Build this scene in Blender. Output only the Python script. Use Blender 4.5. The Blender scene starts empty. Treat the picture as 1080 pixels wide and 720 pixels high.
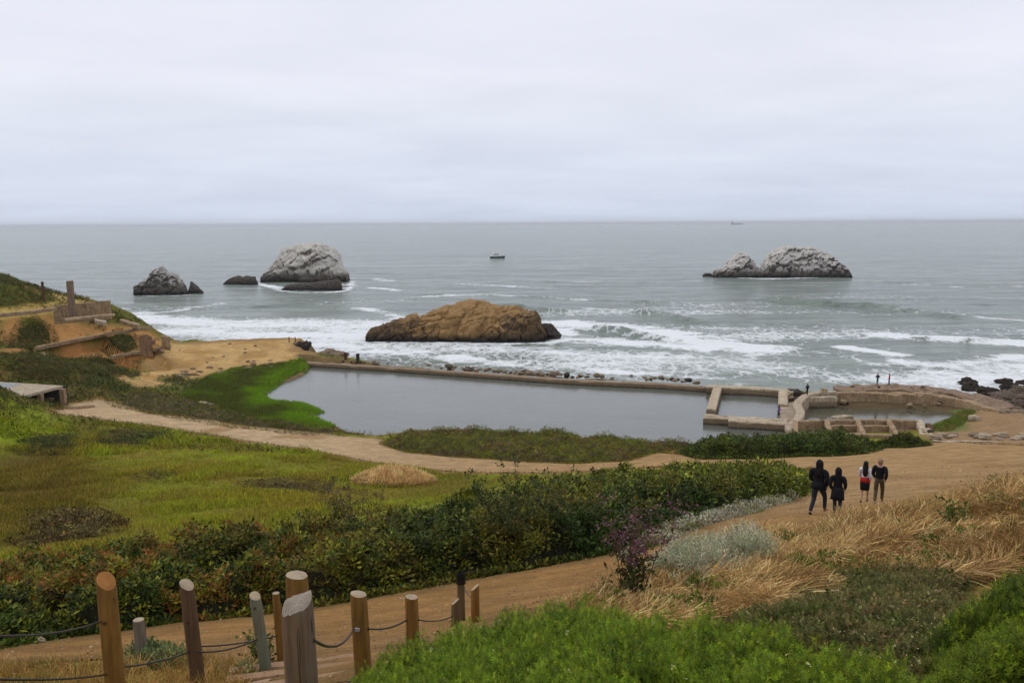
import bpy, bmesh, math, random
import numpy as np
from mathutils import Matrix, Vector
random.seed(7)
RNG = np.random.default_rng(7)
SC = bpy.context.scene
COL = SC.collection
R = math.radians

# ------------------------------------------------------------------ camera
F = 872.0
CAMZ = 27.0
PITCH, ROLL = R(8.1), R(-0.3)
_f = np.array([0, math.cos(PITCH), -math.sin(PITCH)])
_r0 = np.array([1.0, 0, 0]); _u0 = np.array([0, math.sin(PITCH), math.cos(PITCH)])
_r = math.cos(ROLL) * _r0 + math.sin(ROLL) * _u0
_u = -math.sin(ROLL) * _r0 + math.cos(ROLL) * _u0
CAM = np.array([0, 0, CAMZ])

def ray(px, py):
    return _f + _r * (px - 540) / F + _u * (360 - py) / F
def PZ(px, py, z):                      # point seen at a pixel, at elevation z
    d = ray(px, py); t = (z - CAMZ) / d[2]
    return CAM + d * t
def PD(px, py, depth):                  # point seen at a pixel, at a depth
    return CAM + ray(px, py) * depth

def make_camera():
    cd = bpy.data.cameras.new('camera'); co = bpy.data.objects.new('camera', cd)
    COL.objects.link(co)
    m = Matrix.Identity(4)
    for i in range(3):
        m[i][0] = _r[i]; m[i][1] = _u[i]; m[i][2] = -_f[i]; m[i][3] = CAM[i]
    co.matrix_world = m
    cd.sensor_width = 36; cd.lens = F / 1080 * 36
    cd.clip_start = 0.1; cd.clip_end = 100000
    SC.camera = co
make_camera()

# ------------------------------------------------------------------ noise
def _hash(ix, iy, iz, seed):
    h = (ix.astype(np.int64) * 374761393 + iy.astype(np.int64) * 668265263 + iz.astype(np.int64) * 2147483647 + seed * 974634777) & 0xFFFFFFFF
    h = ((h ^ (h >> 13)) * 1274126177) & 0xFFFFFFFF
    h = ((h ^ (h >> 15)) * 2246822519) & 0xFFFFFFFF
    return ((h ^ (h >> 16)) & 0xFFFFFF) / float(0xFFFFFF)
def vnoise(x, y, z=None, seed=0):
    x = np.asarray(x, float); y = np.asarray(y, float)
    if z is None: z = np.zeros_like(x)
    ix, iy, iz = np.floor(x), np.floor(y), np.floor(z)
    fx, fy, fz = x - ix, y - iy, z - iz
    fx = fx * fx * (3 - 2 * fx); fy = fy * fy * (3 - 2 * fy); fz = fz * fz * (3 - 2 * fz)
    r = 0
    for a in (0, 1):
        for b in (0, 1):
            for c in (0, 1):
                w = (fx if a else 1 - fx) * (fy if b else 1 - fy) * (fz if c else 1 - fz)
                r = r + w * _hash(ix + a, iy + b, iz + c, seed)
    return r * 2 - 1
def fbm(x, y, z=None, oct=4, seed=0):
    s = 0; a = 1; n = 0
    x = np.asarray(x, float); y = np.asarray(y, float)
    for o in range(oct):
        k = 2.03 ** o
        s = s + a * vnoise(x * k + o * 17.3, y * k - o * 9.1, None if z is None else z * k + o * 5.5, seed + o); n += a; a *= 0.5
    return s / n
def worley(x, y, z, seed=0):
    """distance to nearest cell point, to the second, and a random number per cell"""
    ix, iy, iz = np.floor(x), np.floor(y), np.floor(z); d1 = np.full(x.shape, 9.); d2 = np.full(x.shape, 9.); rid = np.zeros(x.shape)
    for a in (-1, 0, 1):
        for b in (-1, 0, 1):
            for c in (-1, 0, 1):
                X, Y, Z = ix + a, iy + b, iz + c
                d = np.sqrt((X + _hash(X, Y, Z, seed) - x) ** 2 + (Y + _hash(X, Y, Z, seed + 1) - y) ** 2 + (Z + _hash(X, Y, Z, seed + 2) - z) ** 2)
                h = _hash(X, Y, Z, seed + 3); n = d < d1; d2 = np.where(n, d1, np.minimum(d2, d)); rid = np.where(n, h, rid); d1 = np.where(n, d, d1)
    return d1, d2, rid
def sstep(a, b, x):
    t = np.clip((x - a) / (b - a), 0, 1); return t * t * (3 - 2 * t)

# ------------------------------------------------------------------ polygons
def inside(poly, x, y):
    poly = np.asarray(poly)[:, :2]; c = np.zeros(x.shape, bool); n = len(poly)
    for i in range(n):
        x1, y1 = poly[i]; x2, y2 = poly[(i + 1) % n]
        if y1 == y2: continue
        m = ((y1 > y) != (y2 > y)) & (x < (x2 - x1) * (y - y1) / (y2 - y1) + x1)
        c ^= m
    return c
def dist_line(pts, x, y, closed=False):
    pts = np.asarray(pts)[:, :2]; d = np.full(x.shape, 1e9); n = len(pts)
    for i in range(n if closed else n - 1):
        ax, ay = pts[i]; bx, by = pts[(i + 1) % n]
        dx, dy = bx - ax, by - ay; L = dx * dx + dy * dy + 1e-9
        t = np.clip(((x - ax) * dx + (y - ay) * dy) / L, 0, 1)
        d = np.minimum(d, np.hypot(x - ax - t * dx, y - ay - t * dy))
    return d
def sdist(poly, x, y):                  # positive inside
    d = dist_line(poly, x, y, True)
    return np.where(inside(poly, x, y), d, -d)
def smooth_line(pts, step=1.0):         # Catmull-Rom through points
    P = np.asarray(pts, float); out = []
    P = np.vstack([2 * P[0] - P[1], P, 2 * P[-1] - P[-2]])
    for i in range(1, len(P) - 2):
        n = max(2, int(np.linalg.norm(P[i + 1] - P[i]) / step))
        for k in range(n):
            t = k / n
            out.append(0.5 * ((2 * P[i]) + (-P[i - 1] + P[i + 1]) * t + (2 * P[i - 1] - 5 * P[i] + 4 * P[i + 1] - P[i + 2]) * t * t + (-P[i - 1] + 3 * P[i] - 3 * P[i + 1] + P[i + 2]) * t ** 3))
    out.append(P[-2]); return np.array(out)

# ------------------------------------------------------------------ posts (needed by the terrain)
# px, py of the top, width in px, diameter m, height m
POSTS = [
 dict(px=112, py=612, w=20, d=.17, h=1.30, cut=.07, ang=-.7, kind='amber', lean=(.01, 0), label='tall orange-stained round post with a slanted top, at the left end of the fence'),
 dict(px=146, py=653, w=12, d=.15, h=.58, cut=.0, ang=0, kind='grey', lean=(.02, 0), label='short grey stump of a post standing between the two tall left posts'),
 dict(px=197, py=616, w=15, d=.155, h=1.22, cut=.05, ang=-.6, kind='brown', lean=(.05, .0), label='tall weathered brown post with a pale slanted top, second tall post from the left'),
 dict(px=269, py=628, w=12, d=.13, h=.93, cut=.035, ang=-.9, kind='green', lean=(.09, .0), label='thin leaning post with flaking green-grey stain beside the small leafy weed'),
 dict(px=291, py=625, w=8, d=.095, h=.95, cut=.0, ang=0, kind='amber', lean=(.03, 0), label='thinnest brown pole standing just left of the two thickest posts'),
 dict(px=313, py=606, w=24, d=.20, h=1.30, cut=.015, ang=0, kind='amber', lean=(0, 0), label='thick reddish brown post with a flat pale top, right behind the cracked grey post'),
 dict(px=313, py=636, w=35, d=.20, h=1.15, cut=.05, ang=3.9, kind='old', lean=(0.02, 0), label='nearest and thickest post, weathered grey and cracked, at the edge of the steps'),
 dict(px=378, py=626, w=18, d=.165, h=.90, cut=.015, ang=0, kind='amber', lean=(.03, 0), label='brown post with a cable clamp, just right of the nearest cracked grey post'),
 dict(px=434, py=629, w=14, d=.15, h=.68, cut=.01, ang=0, kind='amber', lean=(.01, 0), label='plain brown post standing alone above the edge of the bright green shrub'),
 dict(px=480, py=634, w=9, d=.12, h=.5, cut=.05, ang=3.1, kind='olive', lean=(0, 0), label='short post with a slanted point, in front of the black-capped post'),
 dict(px=486, py=606, w=8, d=.12, h=.82, cut=.0, ang=0, kind='olive', lean=(0, 0), label='post wearing a black cap at the far end of the fence'),
 dict(px=501, py=619, w=9, d=.12, h=.55, cut=.05, ang=3.1, kind='amber', lean=(.0, 0), label='farthest post with a slanted top, right of the black-capped post'),
]
for p in POSTS:
    depth = p['d'] * F / p['w']
    p['top'] = PD(p['px'], p['py'], depth)
    p['base'] = p['top'] - np.array([p['lean'][0] * -p['h'], p['lean'][1] * p['h'], p['h']])

PEOPLE_NEAR = [(862, 543, 26.0), (882, 545, 26.0), (911, 531, 30.0), (926, 532, 30.2)]

# ------------------------------------------------------------------ terrain
CP = []
def cz(px, py, z): CP.append(PZ(px, py, z))
def cw(x, y, z): CP.append(np.array([x, y, z], float))
for a in [(0,0,25.3),(-4,1,24.6),(4,0,25.4),(10,0,25.8),(-12,0,24.2),(-25,0,23.5),(25,2,26.0),(0,-15,26.5),(-30,-15,26),(30,-15,27.5),
          (-45,10,21.5),(45,12,24.5),(-80,0,22),(90,0,26),(-80,40,16),(100,45,20),(-120,80,16),(140,80,16),(-130,140,24),(150,110,8),
          (1.2,6.5,23.35),(2.5,5,24.0),(4.5,6.5,23.9),(7,8,23.8),(10,9,24.0),(-0.6,5,23.7),(-1.2,3.4,24.3),(-1.9,6.3,22.9)]: cw(*a)
for p in POSTS: CP.append(p['base'])
for a in PEOPLE_NEAR: CP.append(PD(*a))
for px, py, d in [(650,655,9.5),(560,660,10),(720,622,11.5),(800,600,14),(900,565,15.5),(1000,540,15.5),(1080,520,15.0),(1180,505,16),(960,600,11.5),(1060,570,12),(820,640,10.5),(900,650,9),(1060,640,8.5),(1250,600,9),(1300,500,18),
                  (860,577,17),(740,606,15)]:
    CP.append(PD(px, py, d))
for a in [(0,697,19.9),(100,689,19.7),(200,676,19.5),(300,663,19.3),(400,652,19.15),(480,638,19.0),(600,606,18.4),(680,583,18.2),(760,560,18.1),(820,548,18.0),(-150,712,20.3),
          (960,520,15.6),(1000,503,12.0),(1080,490,10.5),(900,505,12.0),(850,505,11.3),(950,487,7.2),(1080,478,7),(850,488,5.6),(760,487,4.7),(650,492,4.6),(550,494,4.3),(450,489,4.0),
          (330,468,2.6),(200,453,3.0),(100,433,3.3),(60,428,3.8),(1000,468,4.0),(900,466,3.0),(1040,440,2.6),(1080,440,2.8),(1080,460,3.6),(900,455,2.2),(1010,440,2.3),
          (50,555,12.0),(250,538,11.2),(50,500,7.8),(150,520,9.5),(250,490,6.2),(380,503,6.6),(100,460,4.6),(400,525,9.5),(20,460,5.4),(0,530,10.5),(320,560,13.5),
          (650,507,7.0),(800,510,9.0),(700,520,9.6),(600,530,10.5),(500,540,11.8),(650,545,13.2),(760,530,12.9),
          (30,425,4.4),(80,410,4.4),(0,400,6.0),(0,380,7.8),(80,385,5.5),(60,347,8.6),(0,337,11),(120,352,7.0),(180,372,4.0),(130,385,3.6),(200,392,3.0),(250,372,3.4),
          (240,400,2.3),(260,436,2.1),(180,410,2.9),(330,450,2.0),
          (0,290,17.2),(50,304,14.8),(90,318,12.3),(118,328,10.6),(150,347,7.3),(182,361,4.8),(250,359,4.5),(330,358,4.2),(30,318,13.5),
          (-200,290,22),(-200,400,9),(-250,480,9),
          (500,460,1.7),(600,465,1.75),(680,470,1.9),(740,470,2.0),(800,464,2.1),(1200,440,3.5),(1300,470,8)]:
    cz(*a)
CP = np.array(CP)
def _tps(d2): return np.where(d2 > 0, d2 * np.log(np.maximum(d2, 1e-12)) * 0.5, 0)
_S = 50.0
_X = CP[:, :2] / _S
_n = len(CP)
_K = _tps(((_X[:, None] - _X[None]) ** 2).sum(-1)) + np.eye(_n) * 2e-5
_A = np.zeros((_n + 3, _n + 3)); _A[:_n, :_n] = _K; _A[:_n, _n] = 1; _A[:_n, _n + 1:] = _X; _A[_n, :_n] = 1; _A[_n + 1:, :_n] = _X.T
_W = np.linalg.solve(_A, np.concatenate([CP[:, 2], np.zeros(3)]))
def tps_z(x, y):
    x = np.asarray(x, float).ravel() / _S; y = np.asarray(y, float).ravel() / _S
    out = np.empty(len(x))
    for i in range(0, len(x), 20000):
        q = np.stack([x[i:i + 20000], y[i:i + 20000]], 1)
        d2 = (q[:, None, 0] - _X[None, :, 0]) ** 2 + (q[:, None, 1] - _X[None, :, 1]) ** 2
        out[i:i + 20000] = _tps(d2) @ _W[:_n] + _W[_n] + q @ _W[_n + 1:]
    return out

POND_Z = 1.6
def Z2(lst, z): return np.array([PZ(a, b, z)[:2] for a, b in lst])
POND = Z2([(318,382),(326,387),(318,396),(292,406),(277,417),(283,423),(315,425),(330,430),(338,435),(321,440),(339,443),(354,450),(366,458),(400,461),(414,458),(437,454),(480,456),(560,459),(620,464),(680,469),(730,470),(790,465),(838,458),(833,440),(830,410),(740,405),(600,399),(500,392),(400,386)], POND_Z)
BASIN = Z2([(838,460),(836,446),(848,436),(850,426),(880,428),(900,431),(950,431),(1000,434),(1015,437),(1000,445),(985,452),(975,459),(900,461)], POND_Z)
LAND = [PZ(*a)[:2] for a in [(312,374,2.5),(360,378,2.2),(400,382,2.2),(500,389,2.2),(600,395,2.2),(740,403,2.2),(830,408,2.2),(872,409,3.2),(890,406,3.6),(930,405,3.6),(970,406,3.6),(1000,409,3.4),(1035,417,3.0),(1060,428,2.6),(1100,430,2.2),(1200,428,2.2),(1500,430,3)]]
LAND += [np.array(a, float) for a in [(400,60),(400,-200),(-400,-200),(-400,150)]]
LAND += [PZ(*a)[:2] for a in [(-250,262,22),(-100,275,20),(0,289,17.3),(50,303,14.8),(90,317,12.3),(119,324,11),(150,344,7.5),(182,360,4.9),(250,358,4.6),(318,357,4.3)]]
LAND = np.array(LAND)

def ground_raw(x, y):
    x = np.asarray(x, float); y = np.asarray(y, float); shp = x.shape
    z = tps_z(x, y).reshape(shp)
    dist = np.hypot(x, y)
    z = z + 0.10 * fbm(x / 3.1, y / 3.1, oct=3, seed=3) * sstep(15, 40, dist)
    hill = sstep(0, 1, (z - 4.5) / 4) * sstep(95, 120, y) * (x < 0)
    z = z + hill * 1.0 * fbm(x / 7, y / 7, oct=4, seed=11)
    # bodies of standing water
    for P, dep in ((POND, 1.2), (BASIN, .7)):
        s = sdist(P, x, y)
        other = sdist(BASIN if P is POND else POND, x, y) > -.8
        z = np.where((s < 0) & ~other, np.maximum(z, np.where(s > -12, POND_Z + 0.06 + 0.05 * np.minimum(-s, 6), -99)), z)
        z = np.where(s > 0, POND_Z - np.minimum(s * 0.5, dep) - .03, z)
    # coast
    s = -sdist(LAND, x, y)
    nz = s + 1.5 * fbm(x / 5, y / 5, oct=3, seed=5)
    z = np.where(s > 0, z + (-4 - z) * sstep(0, 7, nz), z)
    return z

# ground grid, finer near the viewer
gx = np.concatenate([np.arange(-400, -130, 6), np.arange(-130, 130, .5), np.arange(130, 400, 6)])
gy = np.concatenate([np.arange(-60, -6, 3), np.arange(-6, 45, .3), np.arange(45, 175, .5), np.arange(175, 240, 3)])
GX, GY = np.meshgrid(gx, gy)
GZ = ground_raw(GX, GY)

def gz(x, y):                           # elevation of the built ground (bilinear)
    x = np.asarray(x, float); y = np.asarray(y, float)
    i = np.clip(np.searchsorted(gx, x) - 1, 0, len(gx) - 2); j = np.clip(np.searchsorted(gy, y) - 1, 0, len(gy) - 2)
    u = (x - gx[i]) / (gx[i + 1] - gx[i]); v = (y - gy[j]) / (gy[j + 1] - gy[j])
    return (GZ[j, i] * (1 - u) * (1 - v) + GZ[j, i + 1] * u * (1 - v) + GZ[j + 1, i] * (1 - u) * v + GZ[j + 1, i + 1] * u * v)

_T = np.concatenate([np.arange(2, 30, .1), np.arange(30, 90, .25), np.arange(90, 260, .5)])
def G(px, py, lift=0.0):                # where the line of sight meets the ground (raised by lift)
    d = ray(px, py); p = CAM[None] + d[None] * _T[:, None]
    h = p[:, 2] - gz(p[:, 0], p[:, 1]) - lift
    k = np.where(h < 0)[0]
    if len(k) == 0: k = [len(_T) - 1]
    i = k[0]
    if i == 0: return p[0]
    t = h[i - 1] / (h[i - 1] - h[i] + 1e-9)
    return p[i - 1] * (1 - t) + p[i] * t
# terraces cut into the left hill: each ledge keeps the height it had, the soil in front of it has slid away
LD = {k: float(np.hypot(*G(*k)[:2])) for k in [(38,368),(75,361),(110,355),(117,377),(140,374),(164,370),(100,334)]}
def _ph(px, py, dist): d = ray(px, py); return CAM + d * (dist / math.hypot(d[0], d[1]))
_dd = min(LD[(100,334)], 158)
TERR = [(np.array([_ph(38,366.5,LD[(38,368)]), _ph(75,359,LD[(75,361)]), _ph(110,352,LD[(110,355)]), _ph(158,344.5,150)]), 2.2, 3.2),
        (np.array([_ph(117,376,LD[(117,377)]), _ph(140,372,LD[(140,374)]), _ph(164,367.5,LD[(164,370)]), _ph(180,364,150)]), 1.3, 2.6),
        (np.array([_ph(-14,332.5,_dd-8), _ph(30,328.5,_dd-6), _ph(58,325,_dd-3)]), 1.6, 3.0),
        (np.array([_ph(64,337,_dd-5), _ph(95,334,_dd-4), _ph(122,331.5,_dd-4)]), 1.8, 3.0)]
def terrace(x, y):
    out = np.zeros(np.shape(x)); face = np.zeros(np.shape(x))
    for L, A, w in TERR:
        o = np.argsort(L[:, 0]); d = dist_line(L, x, y); yl = np.interp(x, L[o, 0], L[o, 1]); inx = sstep(L[:, 0].min() - 1.5, L[:, 0].min() + 2, x) * sstep(L[:, 0].max() + 1.5, L[:, 0].max() - 1, x)
        front = sstep(.1, -.7, y - yl + .25 * fbm(x / 1.2, y / 1.2, oct=2, seed=12))
        out -= A * front * np.exp(-(d / w) ** 1.3) * inx * (1 + .35 * fbm(x / 2, y / 2, oct=3, seed=13)); face = np.maximum(face, front * np.exp(-(d / (w * .9)) ** 2) * inx)
    return out, face
GZ += np.where((GY > 110) & (GX < -50), terrace(GX, GY)[0], 0)
def GP(lst): return np.array([G(*a)[:2] for a in lst])
def project(p):
    d = np.asarray(p, float) - CAM; w = d @ _f
    return 540 + F * (d @ _r) / w, 360 - F * (d @ _u) / w

# ------------------------------------------------------------------ object helpers
WARM = {'leaf': (1.12, 1.0, .55), 'dry_grass': (1.18, 1.04, .68), 'undergrowth': (1.0, .9, .6), 'ground': (1.15, 1.12, .55)}
def tag(o, label=None, cat=None, group=None, kind=None):
    if label:
        o['label'] = label
        if len(label.split()) > 16: print('LONG', len(label.split()), label)
    if cat:
        o['category'] = cat
        if not kind: kind = 'thing'
    if group: o['group'] = group
    if kind: o['kind'] = kind
    return o
def mesh_obj(name, verts, faces, mat=None, parent=None, cols=None, smooth=False, loose=None):
    """faces: (M,3|4) array or list of lists; cols: (N,3) per-vertex colour"""
    me = bpy.data.meshes.new(name)
    verts = np.asarray(verts, np.float32)
    if isinstance(faces, np.ndarray):
        k = faces.shape[1]; M = len(faces)
        me.vertices.add(len(verts)); me.vertices.foreach_set('co', verts.ravel())
        me.loops.add(M * k); me.loops.foreach_set('vertex_index', faces.astype(np.int32).ravel())
        me.polygons.add(M); me.polygons.foreach_set('loop_start', np.arange(0, M * k, k, dtype=np.int32))
        me.update(calc_edges=True)
    else:
        me.from_pydata([tuple(map(float, v)) for v in verts], [], faces); me.update()
    if cols is not None:
        a = me.color_attributes.new('Col', 'FLOAT_COLOR', 'POINT')
        c = np.ones((len(verts), 4), np.float32); c[:, :cols.shape[1]] = cols
        if mat and mat.name in WARM: c[:, :3] *= WARM[mat.name]
        a.data.foreach_set('color', c.ravel())
    if smooth: me.polygons.foreach_set('use_smooth', np.ones(len(me.polygons), bool))
    if mat: me.materials.append(mat)
    o = bpy.data.objects.new(name, me); COL.objects.link(o)
    if parent: o.parent = parent
    return o
def empty(name, loc):
    o = bpy.data.objects.new(name, None); o.location = [float(v) for v in loc]; COL.objects.link(o); o.empty_display_size = .1
    return o
def local(verts, root):                 # world verts -> root's local space (roots carry location only)
    return np.asarray(verts, float) - np.array(root.location)

# ------------------------------------------------------------------ node helpers
class NT:
    def __init__(s, name, world=False):
        s.m = bpy.data.materials.new(name); s.m.use_nodes = True; s.t = s.m.node_tree; s.t.nodes.clear()
        s.out = s.t.nodes.new('ShaderNodeOutputMaterial')
    def n(s, typ, **kw):
        nd = s.t.nodes.new(typ)
        for k, v in kw.items():
            if k.startswith('i_'):
                key = k[2:]; key = int(key) if key.isdigit() else key.replace('_', ' ')
                nd.inputs[key].default_value = v
            else: setattr(nd, k, v)
        return nd
    def l(s, a, b): s.t.links.new(a, b)
    def noise(s, vec, scale, detail=4, rough=.55, dist=0):
        nd = s.n('ShaderNodeTexNoise'); nd.inputs['Scale'].default_value = scale; nd.inputs['Detail'].default_value = detail
        nd.inputs['Roughness'].default_value = rough; nd.inputs['Distortion'].default_value = dist
        if vec is not None: s.l(vec, nd.inputs['Vector'])
        return nd.outputs['Fac']
    def ramp(s, fac, pts):
        nd = s.n('ShaderNodeValToRGB'); e = nd.color_ramp.elements
        while len(e) < len(pts): e.new(.5)
        for i, (p, c) in enumerate(pts):
            e[i].position = p; e[i].color = (c, c, c, 1) if not hasattr(c, '__len__') else (*c, 1)
        s.l(fac, nd.inputs[0]); return nd.outputs[0]
    def mix(s, fac, a, b, mode='MIX'):
        nd = s.n('ShaderNodeMix', data_type='RGBA', blend_type=mode)
        for sock, v in ((nd.inputs[0], fac), (nd.inputs[6], a), (nd.inputs[7], b)):
            if hasattr(v, 'is_linked') or isinstance(v, bpy.types.NodeSocket): s.l(v, sock)
            elif hasattr(v, '__len__'): sock.default_value = (*v, 1)
            else: sock.default_value = v
        return nd.outputs[2]
    def math(s, op, a, b=None, clamp=False):
        nd = s.n('ShaderNodeMath', operation=op, use_clamp=clamp)
        for sock, v in ((nd.inputs[0], a), (nd.inputs[1], b)):
            if v is None: continue
            if isinstance(v, bpy.types.NodeSocket): s.l(v, sock)
            else: sock.default_value = v
        return nd.outputs[0]
    def pos(s, scale=None, obj=False):
        o = s.n('ShaderNodeTexCoord').outputs['Object'] if obj else s.n('ShaderNodeNewGeometry').outputs['Position']
        if scale:
            mp = s.n('ShaderNodeMapping'); mp.inputs['Scale'].default_value = scale; s.l(o, mp.inputs[0]); o = mp.outputs[0]
        return o
    def bump(s, h, strength=.5, dist=.02):
        nd = s.n('ShaderNodeBump'); nd.inputs['Strength'].default_value = strength; nd.inputs['Distance'].default_value = dist
        s.l(h, nd.inputs['Height']); return nd.outputs[0]
    def bsdf(s, color, rough=.8, normal=None, spec=.3, metal=0, out=True):
        nd = s.n('ShaderNodeBsdfPrincipled')
        for sock, v in ((nd.inputs['Base Color'], color), (nd.inputs['Roughness'], rough)):
            if isinstance(v, bpy.types.NodeSocket): s.l(v, sock)
            elif hasattr(v, '__len__'): sock.default_value = (*v, 1)
            else: sock.default_value = v
        nd.inputs['Specular IOR Level'].default_value = spec; nd.inputs['Metallic'].default_value = metal
        if normal is not None: s.l(normal, nd.inputs['Normal'])
        if out: s.l(nd.outputs[0], s.out.inputs[0])
        return nd

def mat_vcol(name, rough=.8, transl=0.0, nscale=0, namp=.3, spec=.2, bumpd=0):
    t = NT(name); a = t.n('ShaderNodeAttribute', attribute_name='Col'); c = a.outputs['Color']
    nrm = None
    if nscale:
        f = t.noise(t.pos(), nscale, 5, .65)
        k = t.ramp(f, [(.25, 1 - namp), (.75, 1 + namp)])
        c = t.mix(1.0, c, k, 'MULTIPLY')
        if bumpd: nrm = t.bump(f, .6, bumpd)
    b = t.bsdf(c, rough, nrm, spec)
    if transl:
        tr = t.n('ShaderNodeBsdfTranslucent'); t.l(c, tr.inputs[0]); mx = t.n('ShaderNodeMixShader'); mx.inputs[0].default_value = transl
        t.l(b.outputs[0], mx.inputs[1]); t.l(tr.outputs[0], mx.inputs[2]); t.l(mx.outputs[0], t.out.inputs[0])
    return t.m
M_leaf = mat_vcol('leaf', .6, .22, spec=.18)
M_grass = mat_vcol('dry_grass', .75, .3, spec=.1)
M_under = mat_vcol('undergrowth', .95, 0, 9, .5, spec=.05)

def mat_ground():
    t = NT('ground'); a = t.n('ShaderNodeAttribute', attribute_name='Col').outputs['Color']
    p = t.pos()
    f1 = t.noise(p, 2.2, 6, .7); f2 = t.noise(p, 14, 5, .7); f3 = t.noise(p, .35, 4, .6)
    c = t.mix(1.0, a, t.ramp(f1, [(.25, .72), (.75, 1.3)]), 'MULTIPLY')
    c = t.mix(1.0, c, t.ramp(f2, [(.3, .75), (.7, 1.25)]), 'MULTIPLY')
    c = t.mix(1.0, c, t.ramp(f3, [(.3, .85), (.7, 1.15)]), 'MULTIPLY')
    h = t.math('ADD', t.math('MULTIPLY', f1, .5), t.math('MULTIPLY', f2, .2))
    t.bsdf(c, .95, t.bump(h, .7, .25), .1)
    return t.m
M_ground = mat_ground()

def mat_path():
    t = NT('trodden_dirt'); p = t.pos(); a = t.n('ShaderNodeAttribute', attribute_name='Col').outputs['Color']
    f1 = t.noise(p, .8, 5, .6, .4); f2 = t.noise(p, 30, 4, .75); f3 = t.noise(p, 5, 5, .65)
    c = t.mix(1.0, a, t.ramp(f1, [(.3, .76), (.7, 1.16)]), 'MULTIPLY')
    tr = t.noise(t.pos((.25, 1.3, 1)), 1.0, 4, .6, .6); c = t.mix(1.0, c, t.ramp(tr, [(.35, .84), (.65, 1.1)]), 'MULTIPLY')
    c = t.mix(1.0, c, t.ramp(f2, [(.3, .72), (.5, 1.0), (.72, 1.35)]), 'MULTIPLY')
    c = t.mix(1.0, c, t.ramp(f3, [(.3, .80), (.7, 1.14)]), 'MULTIPLY')
    v = t.n('ShaderNodeTexVoronoi'); v.inputs['Scale'].default_value = 7; t.l(p, v.inputs['Vector'])
    peb = t.ramp(v.outputs['Distance'], [(.0, 1.0), (.13, 1.0), (.17, 0.0)])
    keep = t.ramp(t.noise(p, 3.1, 2), [(.5, 0.), (.62, .55)])
    c = t.mix(t.math('MULTIPLY', peb, keep), c, (.42, .38, .32))
    h = t.math('ADD', f2, t.math('MULTIPLY', f3, 2.5))
    t.bsdf(c, .95, t.bump(h, .9, .07), .08)
    return t.m
M_path = mat_path()

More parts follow.
